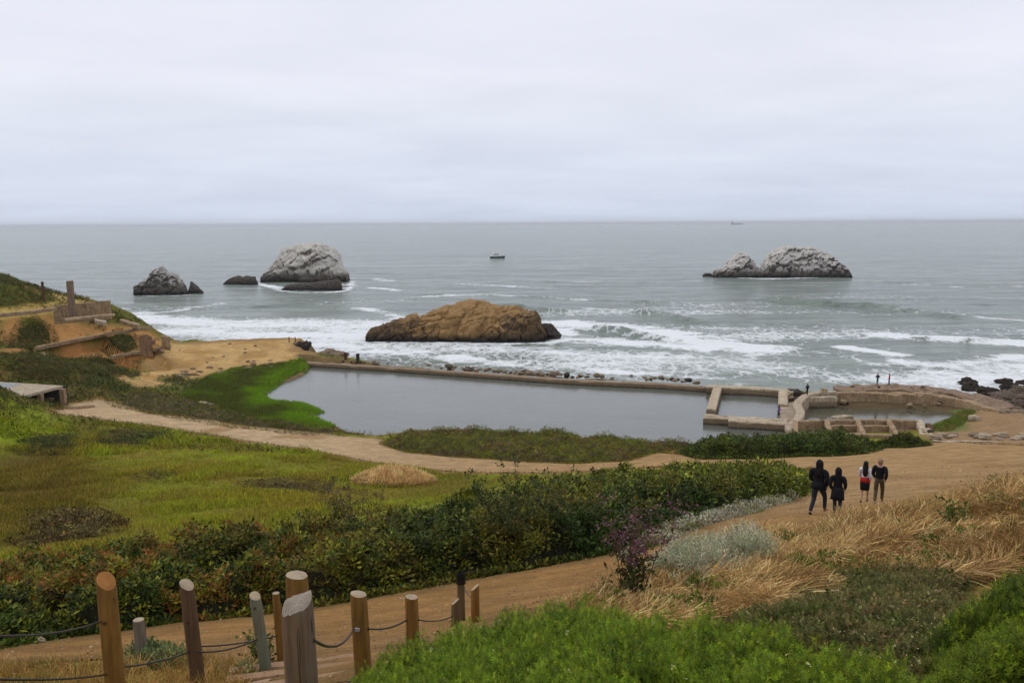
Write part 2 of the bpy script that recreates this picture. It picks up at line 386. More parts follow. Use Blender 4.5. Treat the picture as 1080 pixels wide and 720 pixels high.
def mat_sea():
    t = NT('sea_water'); a = t.n('ShaderNodeAttribute', attribute_name='Col'); sep = t.n('ShaderNodeSeparateColor'); t.l(a.outputs['Color'], sep.inputs[0])
    foam_a, silt, calm = sep.outputs
    p = t.pos()
    # warped coordinates for lacy foam
    def warp(scale, amt, sc):
        nz = t.n('ShaderNodeTexNoise'); nz.inputs['Scale'].default_value = scale; nz.inputs['Detail'].default_value = 3; t.l(p, nz.inputs['Vector'])
        sub = t.n('ShaderNodeVectorMath', operation='SUBTRACT'); t.l(nz.outputs['Color'], sub.inputs[0]); sub.inputs[1].default_value = (.5, .5, .5)
        scl = t.n('ShaderNodeVectorMath', operation='SCALE'); t.l(sub.outputs[0], scl.inputs[0]); scl.inputs['Scale'].default_value = amt
        ad = t.n('ShaderNodeVectorMath', operation='ADD'); t.l(p, ad.inputs[0]); t.l(scl.outputs[0], ad.inputs[1])
        mp = t.n('ShaderNodeMapping'); mp.inputs['Scale'].default_value = sc; t.l(ad.outputs[0], mp.inputs[0]); return mp.outputs[0]
    w1 = warp(.12, 9, (.33, .17, .3)); w2 = warp(.35, 3, (1.1, .55, 1))
    def edge(w):
        v = t.n('ShaderNodeTexVoronoi', feature='DISTANCE_TO_EDGE'); v.inputs['Scale'].default_value = 1.0; t.l(w, v.inputs['Vector']); return v.outputs['Distance']
    e1 = t.ramp(edge(w1), [(0, 1.0), (.12, .5), (.3, 0.0)]); e2 = t.ramp(edge(w2), [(0, 1.0), (.2, .35), (.4, 0.0)])
    lace = t.math('MAXIMUM', e1, t.math('MULTIPLY', e2, .75))
    n1 = t.noise(w1, 1.6, 6, .7)
    pat = t.math('ADD', t.math('MULTIPLY', lace, .42), t.math('MULTIPLY', n1, .62))
    s = t.math('ADD', pat, t.math('SUBTRACT', t.math('MULTIPLY', foam_a, 1.15), 1.0))
    foam = t.ramp(s, [(0.0, 0.0), (.1, .5), (.38, 1.0)])
    # far whitecaps
    pw = t.pos((.02, .055, .02)); wc = t.noise(pw, 1.0, 7, .72)
    white = t.ramp(wc, [(.56, 0.0), (.66, .16), (.70, .22), (.76, .6)])
    foam = t.math('MAXIMUM', foam, t.math('MULTIPLY', white, t.math('SUBTRACT', 1.0, calm, True)))
    deep = t.mix(t.ramp(t.noise(t.pos((.004, .012, .004)), 1, 4), [(.3, 0.), (.7, 1.)]), (.155, .192, .165), (.21, .245, .205))
    col = t.mix(silt, deep, (.32, .36, .295))
    # wind ripples: several sizes, stretched along the crests
    r1 = t.noise(t.pos((.28, .7, .5)), 1.0, 6, .62, .3); r2 = t.noise(t.pos((.05, .13, .1)), 1.0, 5, .6, .4); r3 = t.noise(t.pos((.012, .035, .02)), 1.0, 4, .6)
    col = t.mix(1.0, col, t.ramp(r2, [(.3, .74), (.7, 1.26)]), 'MULTIPLY')
    rf = t.noise(t.pos((.018, .085, .02)), 1.0, 7, .7); col = t.mix(1.0, col, t.ramp(rf, [(.35, .80), (.65, 1.22)]), 'MULTIPLY')
    col = t.mix(1.0, col, t.ramp(r1, [(.3, .86), (.7, 1.14)]), 'MULTIPLY')
    h = t.math('ADD', t.math('ADD', t.math('MULTIPLY', r1, 1.7), t.math('MULTIPLY', r2, 5.0)), t.math('MULTIPLY', r3, 13.0))
    fb = t.math('MULTIPLY', foam, .25)
    nrm = t.bump(t.math('ADD', h, fb), .8, 1.0)
    w = t.bsdf(col, .16, nrm, .5, out=False); w.inputs['IOR'].default_value = 1.33
    f2 = t.noise(t.pos(), 1.1, 5, .7)
    fo = t.bsdf(t.mix(f2, (.62, .65, .65), (.86, .87, .87)), .9, t.bump(f2, .5, .3), .1, out=False)
    mx = t.n('ShaderNodeMixShader'); t.l(foam, mx.inputs[0]); t.l(w.outputs[0], mx.inputs[1]); t.l(fo.outputs[0], mx.inputs[2]); t.l(mx.outputs[0], t.out.inputs[0])
    return t.m
M_sea = mat_sea()

def mat_pond(name, col, rip=.012):
    t = NT(name); p = t.pos((1, 1.6, 1))
    r = t.math('ADD', t.noise(p, 1.3, 4, .6), t.math('MULTIPLY', t.noise(p, .12, 3), 2.0))
    c = t.mix(t.ramp(t.noise(t.pos(), .06, 4), [(.3, 0.), (.7, 1.)]), col, tuple(v * 1.25 for v in col))
    b = t.bsdf(c, .07, t.bump(r, .6, rip * 4), .5); b.inputs['IOR'].default_value = 1.33
    return t.m
M_pond = mat_pond('pond_water', (.10, .106, .09)); M_basin = mat_pond('basin_water', (.07, .068, .045), .006)

def mat_stone(name, c1, c2, c3, sc=1.0, bumpd=.05, stain=.35, rough=.9, tide=None):
    t = NT(name); p = t.pos(); f1 = t.noise(p, .7 * sc, 5, .65, .5); f2 = t.noise(p, 6 * sc, 6, .7); f3 = t.noise(p, 2.3 * sc, 4, .6, 1.0)
    c = t.mix(t.ramp(f1, [(.35, 0.), (.65, 1.)]), c1, c2)
    c = t.mix(t.ramp(f3, [(.55, 0.), (.7, stain * 1.6)]), c, c3)
    c = t.mix(1.0, c, t.ramp(f2, [(.3, .55), (.7, 1.35)]), 'MULTIPLY')
    st = t.noise(t.pos((3.5 * sc, 3.5 * sc, .5 * sc)), 1.0, 5, .65); c = t.mix(1.0, c, t.ramp(st, [(.35, .7), (.6, 1.08)]), 'MULTIPLY')
    if tide is not None:
        sep = t.n('ShaderNodeSeparateXYZ'); t.l(p, sep.inputs[0])
        zz = t.math('ADD', sep.outputs[2], t.math('MULTIPLY', f3, .8))
        mr = t.n('ShaderNodeMapRange'); t.l(zz, mr.inputs[0]); mr.inputs[1].default_value = tide; mr.inputs[2].default_value = tide + .35
        m2 = t.n('ShaderNodeMapRange'); t.l(zz, m2.inputs[0]); m2.inputs[1].default_value = tide + .75; m2.inputs[2].default_value = tide + .95
        c = t.mix(m2.outputs[0], t.mix(.72, c, (.17, .105, .055)), c)  # upper band: faces turn brown below the top, tops stay paler
        c = t.mix(mr.outputs[0], (.045, .036, .026), c)
    t.bsdf(c, rough, t.bump(t.math('ADD', f2, f3), .8, bumpd), .2)
    return t.m
M_conc = mat_stone('weathered_concrete', (.66, .55, .39), (.47, .37, .24), (.16, .10, .055), 1.6, .14, .5, tide=2.0)
M_conc_hill = mat_stone('sandy_concrete', (.50, .36, .21), (.33, .22, .125), (.13, .08, .045), 1.6, .14, .55)
M_conc_pale = mat_stone('pale_concrete', (.56, .46, .33), (.43, .34, .235), (.17, .12, .08), 1.8, .1, .5)
M_rust = mat_stone('rusty_iron', (.16, .07, .035), (.09, .045, .03), (.05, .03, .02), 4, .02)
M_rubble = mat_stone('rubble_stone', (.36, .27, .18), (.20, .145, .095), (.07, .05, .035), 2.5, .12)
M_dark_rock = mat_stone('wet_dark_rock', (.085, .065, .05), (.035, .028, .022), (.19, .135, .09), 2.5, .25, rough=.7)
M_slate = mat_stone('faded_blue_paint', (.30, .33, .34), (.38, .38, .36), (.2, .2, .19), 1.5, .02)

def mat_seastack(name, guano, rock, dark, g_amt, tide=1.4, ochre=None, oc=None):
    t = NT(name); p = t.pos(); sep = t.n('ShaderNodeSeparateXYZ'); t.l(p, sep.inputs[0]); z = sep.outputs[2]
    nr = t.n('ShaderNodeNewGeometry').outputs['Normal']; ns = t.n('ShaderNodeSeparateXYZ'); t.l(nr, ns.inputs[0])
    mp = t.pos((.62, .62, .2)); f1 = t.noise(mp, 1.0, 9, .72, 1.2); f2 = t.noise(p, .9, 6, .7); f3 = t.noise(p, .16, 4, .6)
    base = t.mix(t.ramp(f2, [(.35, 0.), (.65, 1.)]), dark, rock)
    if ochre:
        dx = t.math('ABSOLUTE', t.math('SUBTRACT', sep.outputs[0], oc[0])); dm = t.math('SUBTRACT', 1.0, t.math('DIVIDE', dx, oc[1]), True)
        k = t.math('ADD', t.math('MULTIPLY', dm, .62), t.math('MULTIPLY', f3, .9)); k = t.math('ADD', k, t.math('MULTIPLY', t.math('SUBTRACT', f2, .5), .9)); k = t.math('ADD', k, t.math('MULTIPLY', z, .05))
        base = t.mix(t.ramp(k, [(.86, 0.), (1.12, .92)]), base, ochre)
    up = t.math('MULTIPLY', ns.outputs[2], .28)
    g = t.math('ADD', t.math('ADD', t.math('MULTIPLY', f1, 1.2), up), t.math('MULTIPLY', f3, .5))
    g = t.ramp(t.math('ADD', g, g_amt - 1.22), [(.0, 0.), (.13, 1.)])
    zr = t.n('ShaderNodeMapRange'); t.l(t.math('SUBTRACT', z, t.math('MULTIPLY', f2, 3.5)), zr.inputs[0]); zr.inputs[1].default_value = tide; zr.inputs[2].default_value = tide + 2.0
    c = t.mix(t.math('MULTIPLY', g, zr.outputs[0]), base, guano)
    zw = t.n('ShaderNodeMapRange'); t.l(t.math('SUBTRACT', z, t.math('MULTIPLY', f2, 2.0)), zw.inputs[0]); zw.inputs[1].default_value = -.6; zw.inputs[2].default_value = .9
    c = t.mix(zw.outputs[0], (.035, .03, .025), c)
    t.bsdf(c, .85, t.bump(t.math('ADD', f2, f1), .9, .9), .2)
    return t.m

# ------------------------------------------------------------------ world: bright overcast
def make_world():
    w = bpy.data.worlds.new('World'); SC.world = w; w.use_nodes = True; nt = w.node_tree; nt.nodes.clear()
    N = nt.nodes.new; L = nt.links.new
    out = N('ShaderNodeOutputWorld'); bg = N('ShaderNodeBackground'); bg.inputs[1].default_value = .1; L(bg.outputs[0], out.inputs[0])
    sky = N('ShaderNodeTexSky'); sky.sky_type = 'NISHITA'; sky.sun_disc = False; sky.sun_elevation = R(55); sky.sun_rotation = R(-60); sky.dust_density = 3
    tc = N('ShaderNodeTexCoord'); sep = N('ShaderNodeSeparateXYZ'); L(tc.outputs['Generated'], sep.inputs[0])
    # cloud deck seen from below: project directions onto a flat layer
    mx = N('ShaderNodeMath'); mx.operation = 'MAXIMUM'; L(sep.outputs[2], mx.inputs[0]); mx.inputs[1].default_value = 0.0
    ad = N('ShaderNodeMath'); ad.operation = 'ADD'; L(mx.outputs[0], ad.inputs[0]); ad.inputs[1].default_value = .12
    dv = N('ShaderNodeVectorMath'); dv.operation = 'DIVIDE'; L(tc.outputs['Generated'], dv.inputs[0])
    cb = N('ShaderNodeCombineXYZ'); L(ad.outputs[0], cb.inputs[0]); L(ad.outputs[0], cb.inputs[1]); cb.inputs[2].default_value = 1; L(cb.outputs[0], dv.inputs[1])
    mp = N('ShaderNodeMapping'); L(dv.outputs[0], mp.inputs[0]); mp.inputs['Scale'].default_value = (.62, .9, .0)
    nz = N('ShaderNodeTexNoise'); nz.inputs['Scale'].default_value = 1.25; nz.inputs['Detail'].default_value = 6; nz.inputs['Roughness'].default_value = .52; nz.inputs['Distortion'].default_value = .35
    L(mp.outputs[0], nz.inputs['Vector'])
    cr = N('ShaderNodeValToRGB'); e = cr.color_ramp.elements; e[0].position = .3; e[0].color = (7.7, 7.95, 9.0, 1); e[1].position = .7; e[1].color = (8.75, 8.95, 9.9, 1); L(nz.outputs['Fac'], cr.inputs[0])
    # slightly bluer, dimmer band of thick air right at the horizon
    hr = N('ShaderNodeValToRGB'); e = hr.color_ramp.elements; e[0].position = 0.0; e[0].color = (.80, .865, .93, 1); e[1].position = .16; e[1].color = (1, 1, 1, 1); L(mx.outputs[0], hr.inputs[0])
    ml = N('ShaderNodeMix'); ml.data_type = 'RGBA'; ml.blend_type = 'MULTIPLY'; ml.inputs[0].default_value = 1; L(cr.outputs[0], ml.inputs[6]); L(hr.outputs[0], ml.inputs[7])
    mi = N('ShaderNodeMix'); mi.data_type = 'RGBA'; mi.inputs[0].default_value = .96; L(sky.outputs[0], mi.inputs[6]); L(ml.outputs[2], mi.inputs[7])
    L(mi.outputs[2], bg.inputs[0])
    sd = bpy.data.lights.new('sun', 'SUN'); sd.energy = .9; sd.angle = R(20); sd.color = (1, .97, .92); so = bpy.data.objects.new('sun', sd); COL.objects.link(so)
    az = R(-60); el = R(55); d = Vector((math.sin(az) * math.cos(el), math.cos(az) * math.cos(el), math.sin(el)))
    so.rotation_euler = d.to_track_quat('Z', 'Y').to_euler(); so.location = (0, 0, 60)
    vs = SC.view_settings; vs.view_transform = 'Standard'; vs.look = 'None'; vs.gamma = 1; vs.exposure = 0.0; vs.use_curve_mapping = False
make_world()

# ------------------------------------------------------------------ ground colouring (soil, turf, sand: kinds of ground, no light)
PATH_PX = [(-60,722),(0,700),(90,698),(150,692),(235,712),(300,722),(345,722),(430,700),(500,672),(560,650),(640,640),(700,612),(745,585),(790,572),(850,562),(905,556),(965,540),(1010,528),(1090,515),(1200,500),
           (1200,476),(1080,470),(1000,466),(960,468),(925,473),(900,479),(860,481),(800,483),(745,482),(725,481),(690,476),(660,486),(600,489),(540,486),(480,482),(430,477),(408,470),(405,463),
           (360,459),(310,453),(250,447),(205,440),(160,436),(130,426),(110,420),(70,426),(55,436),(100,441),(160,449),(200,456),(250,464),(320,474),(380,486),(430,493),(480,498),(540,499),(610,498),(680,493),(740,491),(800,492),(855,494),(870,505),(866,516),(850,522),
           (800,538),(745,553),(700,570),(640,585),(560,601),(480,614),(400,630),(330,642),(260,651),(180,658),(120,667),(60,675),(0,685),(-60,692)]
PATH = GP(PATH_PX)
def region(px, z=None): return GP(px) if z is None else Z2(px, z)
MARSH = np.vstack([region([(322,380),(260,385),(225,392),(205,405),(190,415),(215,424),(240,432),(260,446),(300,453),(345,456),(380,462),(352,448),(318,446)]), Z2([(345,440),(320,428),(300,422),(290,416),(300,400),(328,390)], POND_Z)])
MARSH = region([(330,381),(290,384),(250,388),(222,396),(205,407),(192,417),(222,427),(236,440),(262,447),(300,452),(340,455),(352,449),(332,443),(345,436),(325,428),(290,420),(287,412),(300,400),(322,392)])
SAND = region([(182,361),(250,358),(330,357),(385,376),(325,381),(285,384),(245,388),(215,395),(180,404),(150,408),(128,402),(150,390),(165,378)])
ORANGE = region([(0,332),(60,336),(110,342),(160,348),(178,364),(160,380),(120,392),(90,380),(40,368),(0,372)])
REDDIRT = region([(660,484),(690,474),(735,470),(752,486),(720,488)])
DIRT_R = region([(985,445),(1015,434),(1040,428),(1100,430),(1250,440),(1250,470),(1000,466),(975,461)])
ISLAND = region([(405,468),(430,457),(480,456),(560,459),(620,463),(690,470),(735,471),(690,478),(655,487),(600,489),(540,486),(480,482),(430,477)])
HEDGE_PX = [(-40,690,0),(0,683,0),(60,672,0),(130,664,0),(180,656,0),(260,649,0),(330,640,0),(400,628,0),(480,612,0),(560,599,0),(630,586,0),(690,569,0),(720,558,0),(775,542,0),(820,530,0),(852,519,0),
            (846,503,.5),(800,496,.8),(740,493,1),(680,497,1),(610,501,1),(560,508,1.2),(520,518,1.4),(440,527,1.4),(400,530,1.4),(340,545,1.3),(260,558,1.2),(180,564,1.2),(110,570,1.2),(60,577,1.2),(0,583,1.2),(-60,588,1.2)]
HEDGE = GP(HEDGE_PX)

def mixc(c, col, m): return c * (1 - m[..., None]) + np.asarray(col)[None, None] * m[..., None]
def make_ground():
    X, Y = GX, GY; sh = X.shape
    wx = X + 1.2 * fbm(X / 3, Y / 3, oct=3, seed=21); wy = Y + 1.8 * fbm(X / 3, Y / 3, oct=3, seed=22)
    c = np.zeros(sh + (3,)) + np.array([.155, .16, .028])
    n1 = fbm(X / 9, Y / 14, oct=4, seed=31); n2 = fbm(X / 4, Y / 6, oct=4, seed=32); n3 = fbm(X / 16, Y / 16, oct=3, seed=33)
    n1 = 1.6 * n1 - .4 * sstep(-45, -65, X); n2 = n2 * 1.5; n3 = n3 * 1.4
    c = mixc(c, (.175, .215, .022), sstep(.0, .45, n1) * .8)
    c = mixc(c, (.17, .12, .04), sstep(.05, .4, n2) * .5)
    c = mixc(c, (.09, .075, .025), sstep(.1, .5, n3) * .4)
    # darker brown heath at the left of the meadow
    a = GP([(0,478),(70,470),(120,500),(105,545),(0,575),(-200,600),(-200,480)])
    c = mixc(c, (.085, .055, .025), sstep(-3, 3, sdist(a, wx, wy)) * .75)
    # left hill: scrub
    hill = sstep(95, 110, Y) * (X < -30)
    c = mixc(c, (.085, .095, .035), hill * .8)
    c = mixc(c, (.17, .12, .06), hill * sstep(.05, .35, fbm(X / 6, Y / 6, oct=4, seed=35)) * .8)
    d = sdist(ORANGE, wx, wy); c = mixc(c, (.34, .175, .12), sstep(-2, 2, d) * sstep(-.35, .0, fbm(X / 5, Y / 5, oct=4, seed=36)))
    c = mixc(c, (.42, .20, .13), terrace(X, Y)[1] * (Y > 110) * (X < -50) * .9)
    d = sdist(SAND, wx, wy); s = sstep(-2.0, 1.2, d)
    c = mixc(c, (.40, .265, .21), s); c = mixc(c, (.31, .185, .12), s * sstep(.0, .3, fbm(X / 4, Y / 4, oct=4, seed=37)) * .8)
    c = mixc(c, (.24, .15, .12), s * sstep(.05, .35, fbm(X / 2.2, Y / 3.5, oct=4, seed=38)) * .4); c = mixc(c, (.20, .13, .11), s * sstep(2.2, .4, sdist(LAND, X, Y)) * .8)
    d = sdist(REDDIRT, wx, wy); c = mixc(c, (.30, .165, .095), sstep(-1.5, 1, d))
    d = sdist(DIRT_R, wx, wy); c = mixc(c, (.24, .155, .155), sstep(-1.5, 1, d))
    # shores: mud right beside standing water
    for P, z, col in ((POND, 0, (.16, .11, .10)), (BASIN, 0, (.12, .085, .08))):
        s = sdist(P, X, Y); c = mixc(c, col, sstep(-1.6, -.5, s))
    c = mixc(c, (.085, .06, .06), (sdist(BASIN, X, Y) < 0) * sstep(-4.5, -3, sdist(BASIN, X, Y)) * (Y > 108)); sb = sdist(BASIN, X, Y); g = GP([(1020,434),(1010,432),(985,455),(1000,452)])
    c = mixc(c, (.085, .12, .05), sstep(3.0, 1.0, dist_line(GP([(1015,433),(1003,444),(990,453)]), wx, wy)))
    # outside of the wet edge of land: boulders and wet sand
    s = sdist(LAND, X, Y); c = mixc(c, (.13, .10, .075), sstep(2, -2, s) * (GZ < 3.2))
    # bare soil beside the paths
    d = sdist(PATH, wx, wy); c = mixc(c, (.24, .15, .10), sstep(-.9, .3, d))
    # hill foot path trace at the left, and the soil below the steps
    d = dist_line(GP([(340,700),(318,715),(300,735)]), X, Y); c = mixc(c, (.34, .22, .13), sstep(1.4, .7, d))
    # soil under the near dry grass
    near = sstep(19, 15, np.hypot(X, Y)); c = mixc(c, (.24, .17, .085), near * .7)
    tr = dist_line(GP([(0,331),(40,326),(70,321),(90,318)]), X, Y); c = mixc(c, (.42, .30, .18), sstep(1.6, .6, tr))
    tr = dist_line(GP([(46,304),(62,312),(72,322)]), X, Y); c = mixc(c, (.42, .30, .18), sstep(2.0, .8, tr))
    global GCOL
    GCOL = c
    ny, nx = sh
    idx = np.arange(ny * nx).reshape(ny, nx)
    f = np.stack([idx[:-1, :-1], idx[:-1, 1:], idx[1:, 1:], idx[1:, :-1]], -1).reshape(-1, 4)
    zc = (GZ[:-1, :-1] + GZ[1:, 1:]).ravel() / 2; f = f[zc > -3.9]
    V = np.stack([X, Y, GZ], -1).reshape(-1, 3)
    used = np.zeros(len(V), bool); used[f.ravel()] = True; mp = np.cumsum(used) - 1
    o = mesh_obj('ground', V[used], mp[f], M_ground, cols=c.reshape(-1, 3)[used], smooth=True)
    tag(o, kind='structure')
make_ground()

def drape(name, poly, mat, step, lift, colfn, tuck=.25, zfn=gz):
    x0, y0 = poly.min(0) - 1; x1, y1 = poly.max(0) + 1
    xs = np.arange(x0, x1, step); ys = np.arange(y0, y1, step); X, Y = np.meshgrid(xs, ys)
    wx = X + .35 * fbm(X / .9, Y / .9, oct=3, seed=41); wy = Y + .45 * fbm(X / .9, Y / .9, oct=3, seed=42)
    s = sdist(poly, wx, wy); Z = zfn(X, Y) + np.where(s > 0, lift, np.maximum(lift + s * .5, -.12))
    ny, nx = X.shape; idx = np.arange(ny * nx).reshape(ny, nx)
    f = np.stack([idx[:-1, :-1], idx[:-1, 1:], idx[1:, 1:], idx[1:, :-1]], -1).reshape(-1, 4)
    ok = (s > -tuck).ravel(); f = f[ok[f].all(1)]
    V = np.stack([X, Y, Z], -1).reshape(-1, 3); C = colfn(X, Y, s).reshape(-1, 3)
    used = np.zeros(len(V), bool); used[f.ravel()] = True; mp = np.cumsum(used) - 1
    return tag(mesh_obj(name, V[used], mp[f], mat, cols=C[used], smooth=True), kind='structure')
def path_col(X, Y, s):
    c = np.zeros(X.shape + (3,)) + np.array([.44, .275, .12])
    c = mixc(c, (.40, .22, .075), sstep(34, 18, Y))
    c = mixc(c, (.55, .39, .22), sstep(60, 80, Y) * sstep(10, -30, X))      # paler gravel beside the pool
    c = mixc(c, (.36, .21, .085), sstep(.1, .5, fbm(X / 5, Y / 5, oct=4, seed=43)) * .7)
    c = mixc(c, (.20, .13, .05), sstep(1.1, .0, s) * .7)
    return c
drape('path', PATH, M_path, .3, .045, path_col)

# ------------------------------------------------------------------ standing water
def flat_poly(name, poly, z, mat, grow=0.0):
    bm = bmesh.new(); vs = [bm.verts.new((p[0], p[1], z)) for p in poly]; fa = bm.faces.new(vs)
    bmesh.ops.triangulate(bm, faces=[fa]); bmesh.ops.recalc_face_normals(bm, faces=bm.faces[:])
    if sum(f.normal.z for f in bm.faces) < 0: bmesh.ops.reverse_faces(bm, faces=bm.faces[:])
    me = bpy.data.meshes.new(name); bm.to_mesh(me); bm.free(); me.materials.append(mat)
    o = bpy.data.objects.new(name, me); COL.objects.link(o); return tag(o, kind='structure')
def grow(poly, d):
    P = np.asarray(poly); n = len(P); out = []
    area = sum(P[i][0] * P[(i + 1) % n][1] - P[(i + 1) % n][0] * P[i][1] for i in range(n)); s = 1 if area > 0 else -1
    for i in range(n):
        t = P[(i + 1) % n] - P[i - 1]; t = t / (np.linalg.norm(t) + 1e-9); out.append(P[i] + s * d * np.array([t[1], -t[0]]))
    return np.array(out)
flat_poly('pond_water', grow(POND, .35), POND_Z, M_pond)
flat_poly('basin_water', grow(BASIN, .35), POND_Z + .004, M_basin)

# ------------------------------------------------------------------ sea
def band(X, Y, px, width, power=1.0):   # soft band along a line on the sea
    L = smooth_line(Z2(px, 0.0), 3.0); d = dist_line(L, X, Y)
    return np.clip(1 - d / width, 0, 1) ** power
def make_sea():
    xs = np.concatenate([[-60000, -20000, -8000, -4000, -2000, -1200, -800, -600, -450], np.arange(-360, -200, 5), np.arange(-200, 260, 1.25), np.arange(260, 420, 5), [450, 600, 800, 1200, 2000, 4000, 8000, 20000, 60000]])
    ys = np.concatenate([[60, 90], np.arange(110, 330, .8), np.arange(330, 520, 3), np.arange(520, 900, 10), [950, 1100, 1400, 2000, 3000, 5000, 9000, 20000, 60000]])
    X, Y = np.meshgrid(xs, ys)
    Z = np.zeros_like(X)
    fade = sstep(1000, 500, Y) * sstep(420, 330, np.abs(X))
    Z += fade * (.22 * fbm(X / 38, Y / 13, oct=3, seed=51) + .16 * fbm(X / 11, Y / 5, oct=3, seed=52))
    # open swell lines
    for px, h, w in [([(780,316),(880,322),(930,325),(985,331),(1030,338)], 2.0, 6), ([(640,327),(690,331),(720,337),(760,342)], 1.8, 5),
                     ([(500,322),(560,326),(640,331)], 1.5, 5), ([(420,312),(500,311),(620,316),(720,320)], .55, 7), ([(1000,318),(1060,322),(1120,326)], .7, 7),
                     ([(900,296),(1000,300),(1100,300)], .5, 9), ([(560,296),(640,299),(700,297)], .45, 9),
                     ([(930,354),(990,358),(1050,361),(1120,363)], .9, 5), ([(885,366),(915,371),(945,375)], .7, 4),
                     ([(590,345),(650,350),(720,360),(800,366),(870,371)], 1.4, 5), ([(100,320),(200,326),(300,322),(400,317)], .6, 7)]:
        L = smooth_line(Z2(px, 0), 3); d = dist_line(L, X, Y)
        ends = np.minimum(np.hypot(X - L[0][0], Y - L[0][1]), np.hypot(X - L[-1][0], Y - L[-1][1]))
        h = h * (.75 + .8 * fbm(X / 9, Y / 30, oct=3, seed=int(h * 10))); w = w * .62
        yl = np.interp(X, *(L[np.argsort(L[:, 0])].T)); side = np.where(Y < yl, .55, 1.3)        # steep face towards the shore
        Z += h * np.exp(-(d / (w * side * .62)) ** 2) * sstep(0, 14, ends)
    foam = np.zeros_like(X) + .05
    global RINGS
    def add(v): np.maximum(foam, v, out=foam)
    brk = .72 + .5 * fbm(X / 14, Y / 6, oct=3, seed=55) + .45 * fbm(X / 4, Y / 2.5, oct=3, seed=54)
    for px, w, a in [([(595,341),(640,345),(700,352),(760,362),(800,367)], 12, 1.4), ([(560,352),(600,356),(660,361),(740,366)], 10, 1.05),
                     ([(935,353),(990,357),(1050,360),(1140,364)], 8, 1.5), ([(893,366),(915,370),(942,374)], 4.0, 1.5),
                     ([(130,333),(200,340),(300,343),(400,342),(470,345)], 13, 1.35), ([(150,352),(220,350),(300,352),(380,355)], 12, 1.1), ([(200,360),(330,362),(420,372)], 8, 1.0),
                     ([(430,368),(500,378),(570,384),(650,388)], 9, .9), ([(560,370),(640,375),(720,377)], 9, .72), ([(640,390),(700,395),(760,398)], 6, .78),
                     ([(940,380),(990,385),(1040,380),(1080,376)], 7, .8), ([(985,392),(1020,398),(1060,400),(1100,405)], 7, 1.1), ([(930,402),(980,400),(1010,404)], 4, .9), ([(1000,408),(1030,412),(1080,418)], 5, 1.2),
                     ([(800,390),(840,394),(900,400)], 7, .6), ([(780,405),(790,385),(800,375)], 4, .6),
                     ([(360,294),(385,293),(410,296)], 7, .95), ([(355,300),(390,303),(420,306)], 7, .8), ([(280,301),(320,306),(360,304)], 6, .9),
                     ([(440,313),(500,311),(560,313),(620,317)], 5, .7), ([(620,325),(640,326),(690,329),(720,333)], 3.0, .95), ([(560,295),(600,297),(640,296)], 5, .72), ([(480,300),(520,301),(580,304)], 6, .68),
                     ([(750,290),(800,294),(850,293),(900,291)], 3.5, .95), ([(130,325),(160,330),(200,326),(230,320)], 5, .72), ([(380,325),(410,332),(430,340)], 6, .85),
                     ([(870,308),(920,312),(1000,312),(1080,316)], 3, .5), ([(1000,330),(1040,335),(1090,338)], 5, .7), ([(780,376),(860,372),(930,384)], 5, .6), ([(960,300),(1010,303),(1080,302)], 6, .6),
                     ([(378,354),(420,356),(470,361),(540,362),(590,360)], 3.2, 1.05), ([(575,362),(600,356),(592,346)], 4, 1.2), ([(143,311),(170,312.5),(198,311)], 2.2, .8), ([(272,298),(300,307),(330,308.5),(364,306.5),(372,296)], 3.2, 1.0)]:
        add(a * band(X, Y, px, w, .8) * brk)
    # broad churned water near the shore
    r = Z2([(100,330),(460,335),(560,362),(800,372),(900,385),(1100,370),(1200,380),(1100,440),(900,410),(740,405),(320,380),(100,380)], 0)
    s = sdist(r, X, Y); churn = sstep(-10, 15, s)
    add(churn * (.52 + .25 * fbm(X / 20, Y / 10, oct=3, seed=56)))
    add(.38 * sstep(420, 230, Y) * (.7 + .8 * fbm(X / 60, Y / 18, oct=3, seed=57)))
    # foam heaped on breaking crests
    Z += .35 * np.clip(foam - .8, 0, 1) * (1 + fbm(X / 2, Y / 2, oct=3, seed=58))
    silt = np.clip(sstep(-40, 60, s) * .8 + .2 * fbm(X / 30, Y / 12, oct=3, seed=59), 0, 1)
    calm = sstep(1400, 3500, Y) * .6 + sstep(380, 260, Y) * .3
    c = np.stack([foam, silt, calm], -1).reshape(-1, 3)
    ny, nx = X.shape; idx = np.arange(ny * nx).reshape(ny, nx)
    f = np.stack([idx[:-1, :-1], idx[:-1, 1:], idx[1:, 1:], idx[1:, :-1]], -1).reshape(-1, 4)
    # the sea does not reach under the land
    sl = sdist(LAND, X, Y).ravel(); f = f[~(sl[f] > 14).all(1)]
    V = np.stack([X, Y, Z], -1).reshape(-1, 3)
    used = np.zeros(len(V), bool); used[f.ravel()] = True; mp = np.cumsum(used) - 1
    tag(mesh_obj('sea_water', V[used], mp[f], M_sea, cols=c[used], smooth=True), kind='structure')
make_sea()

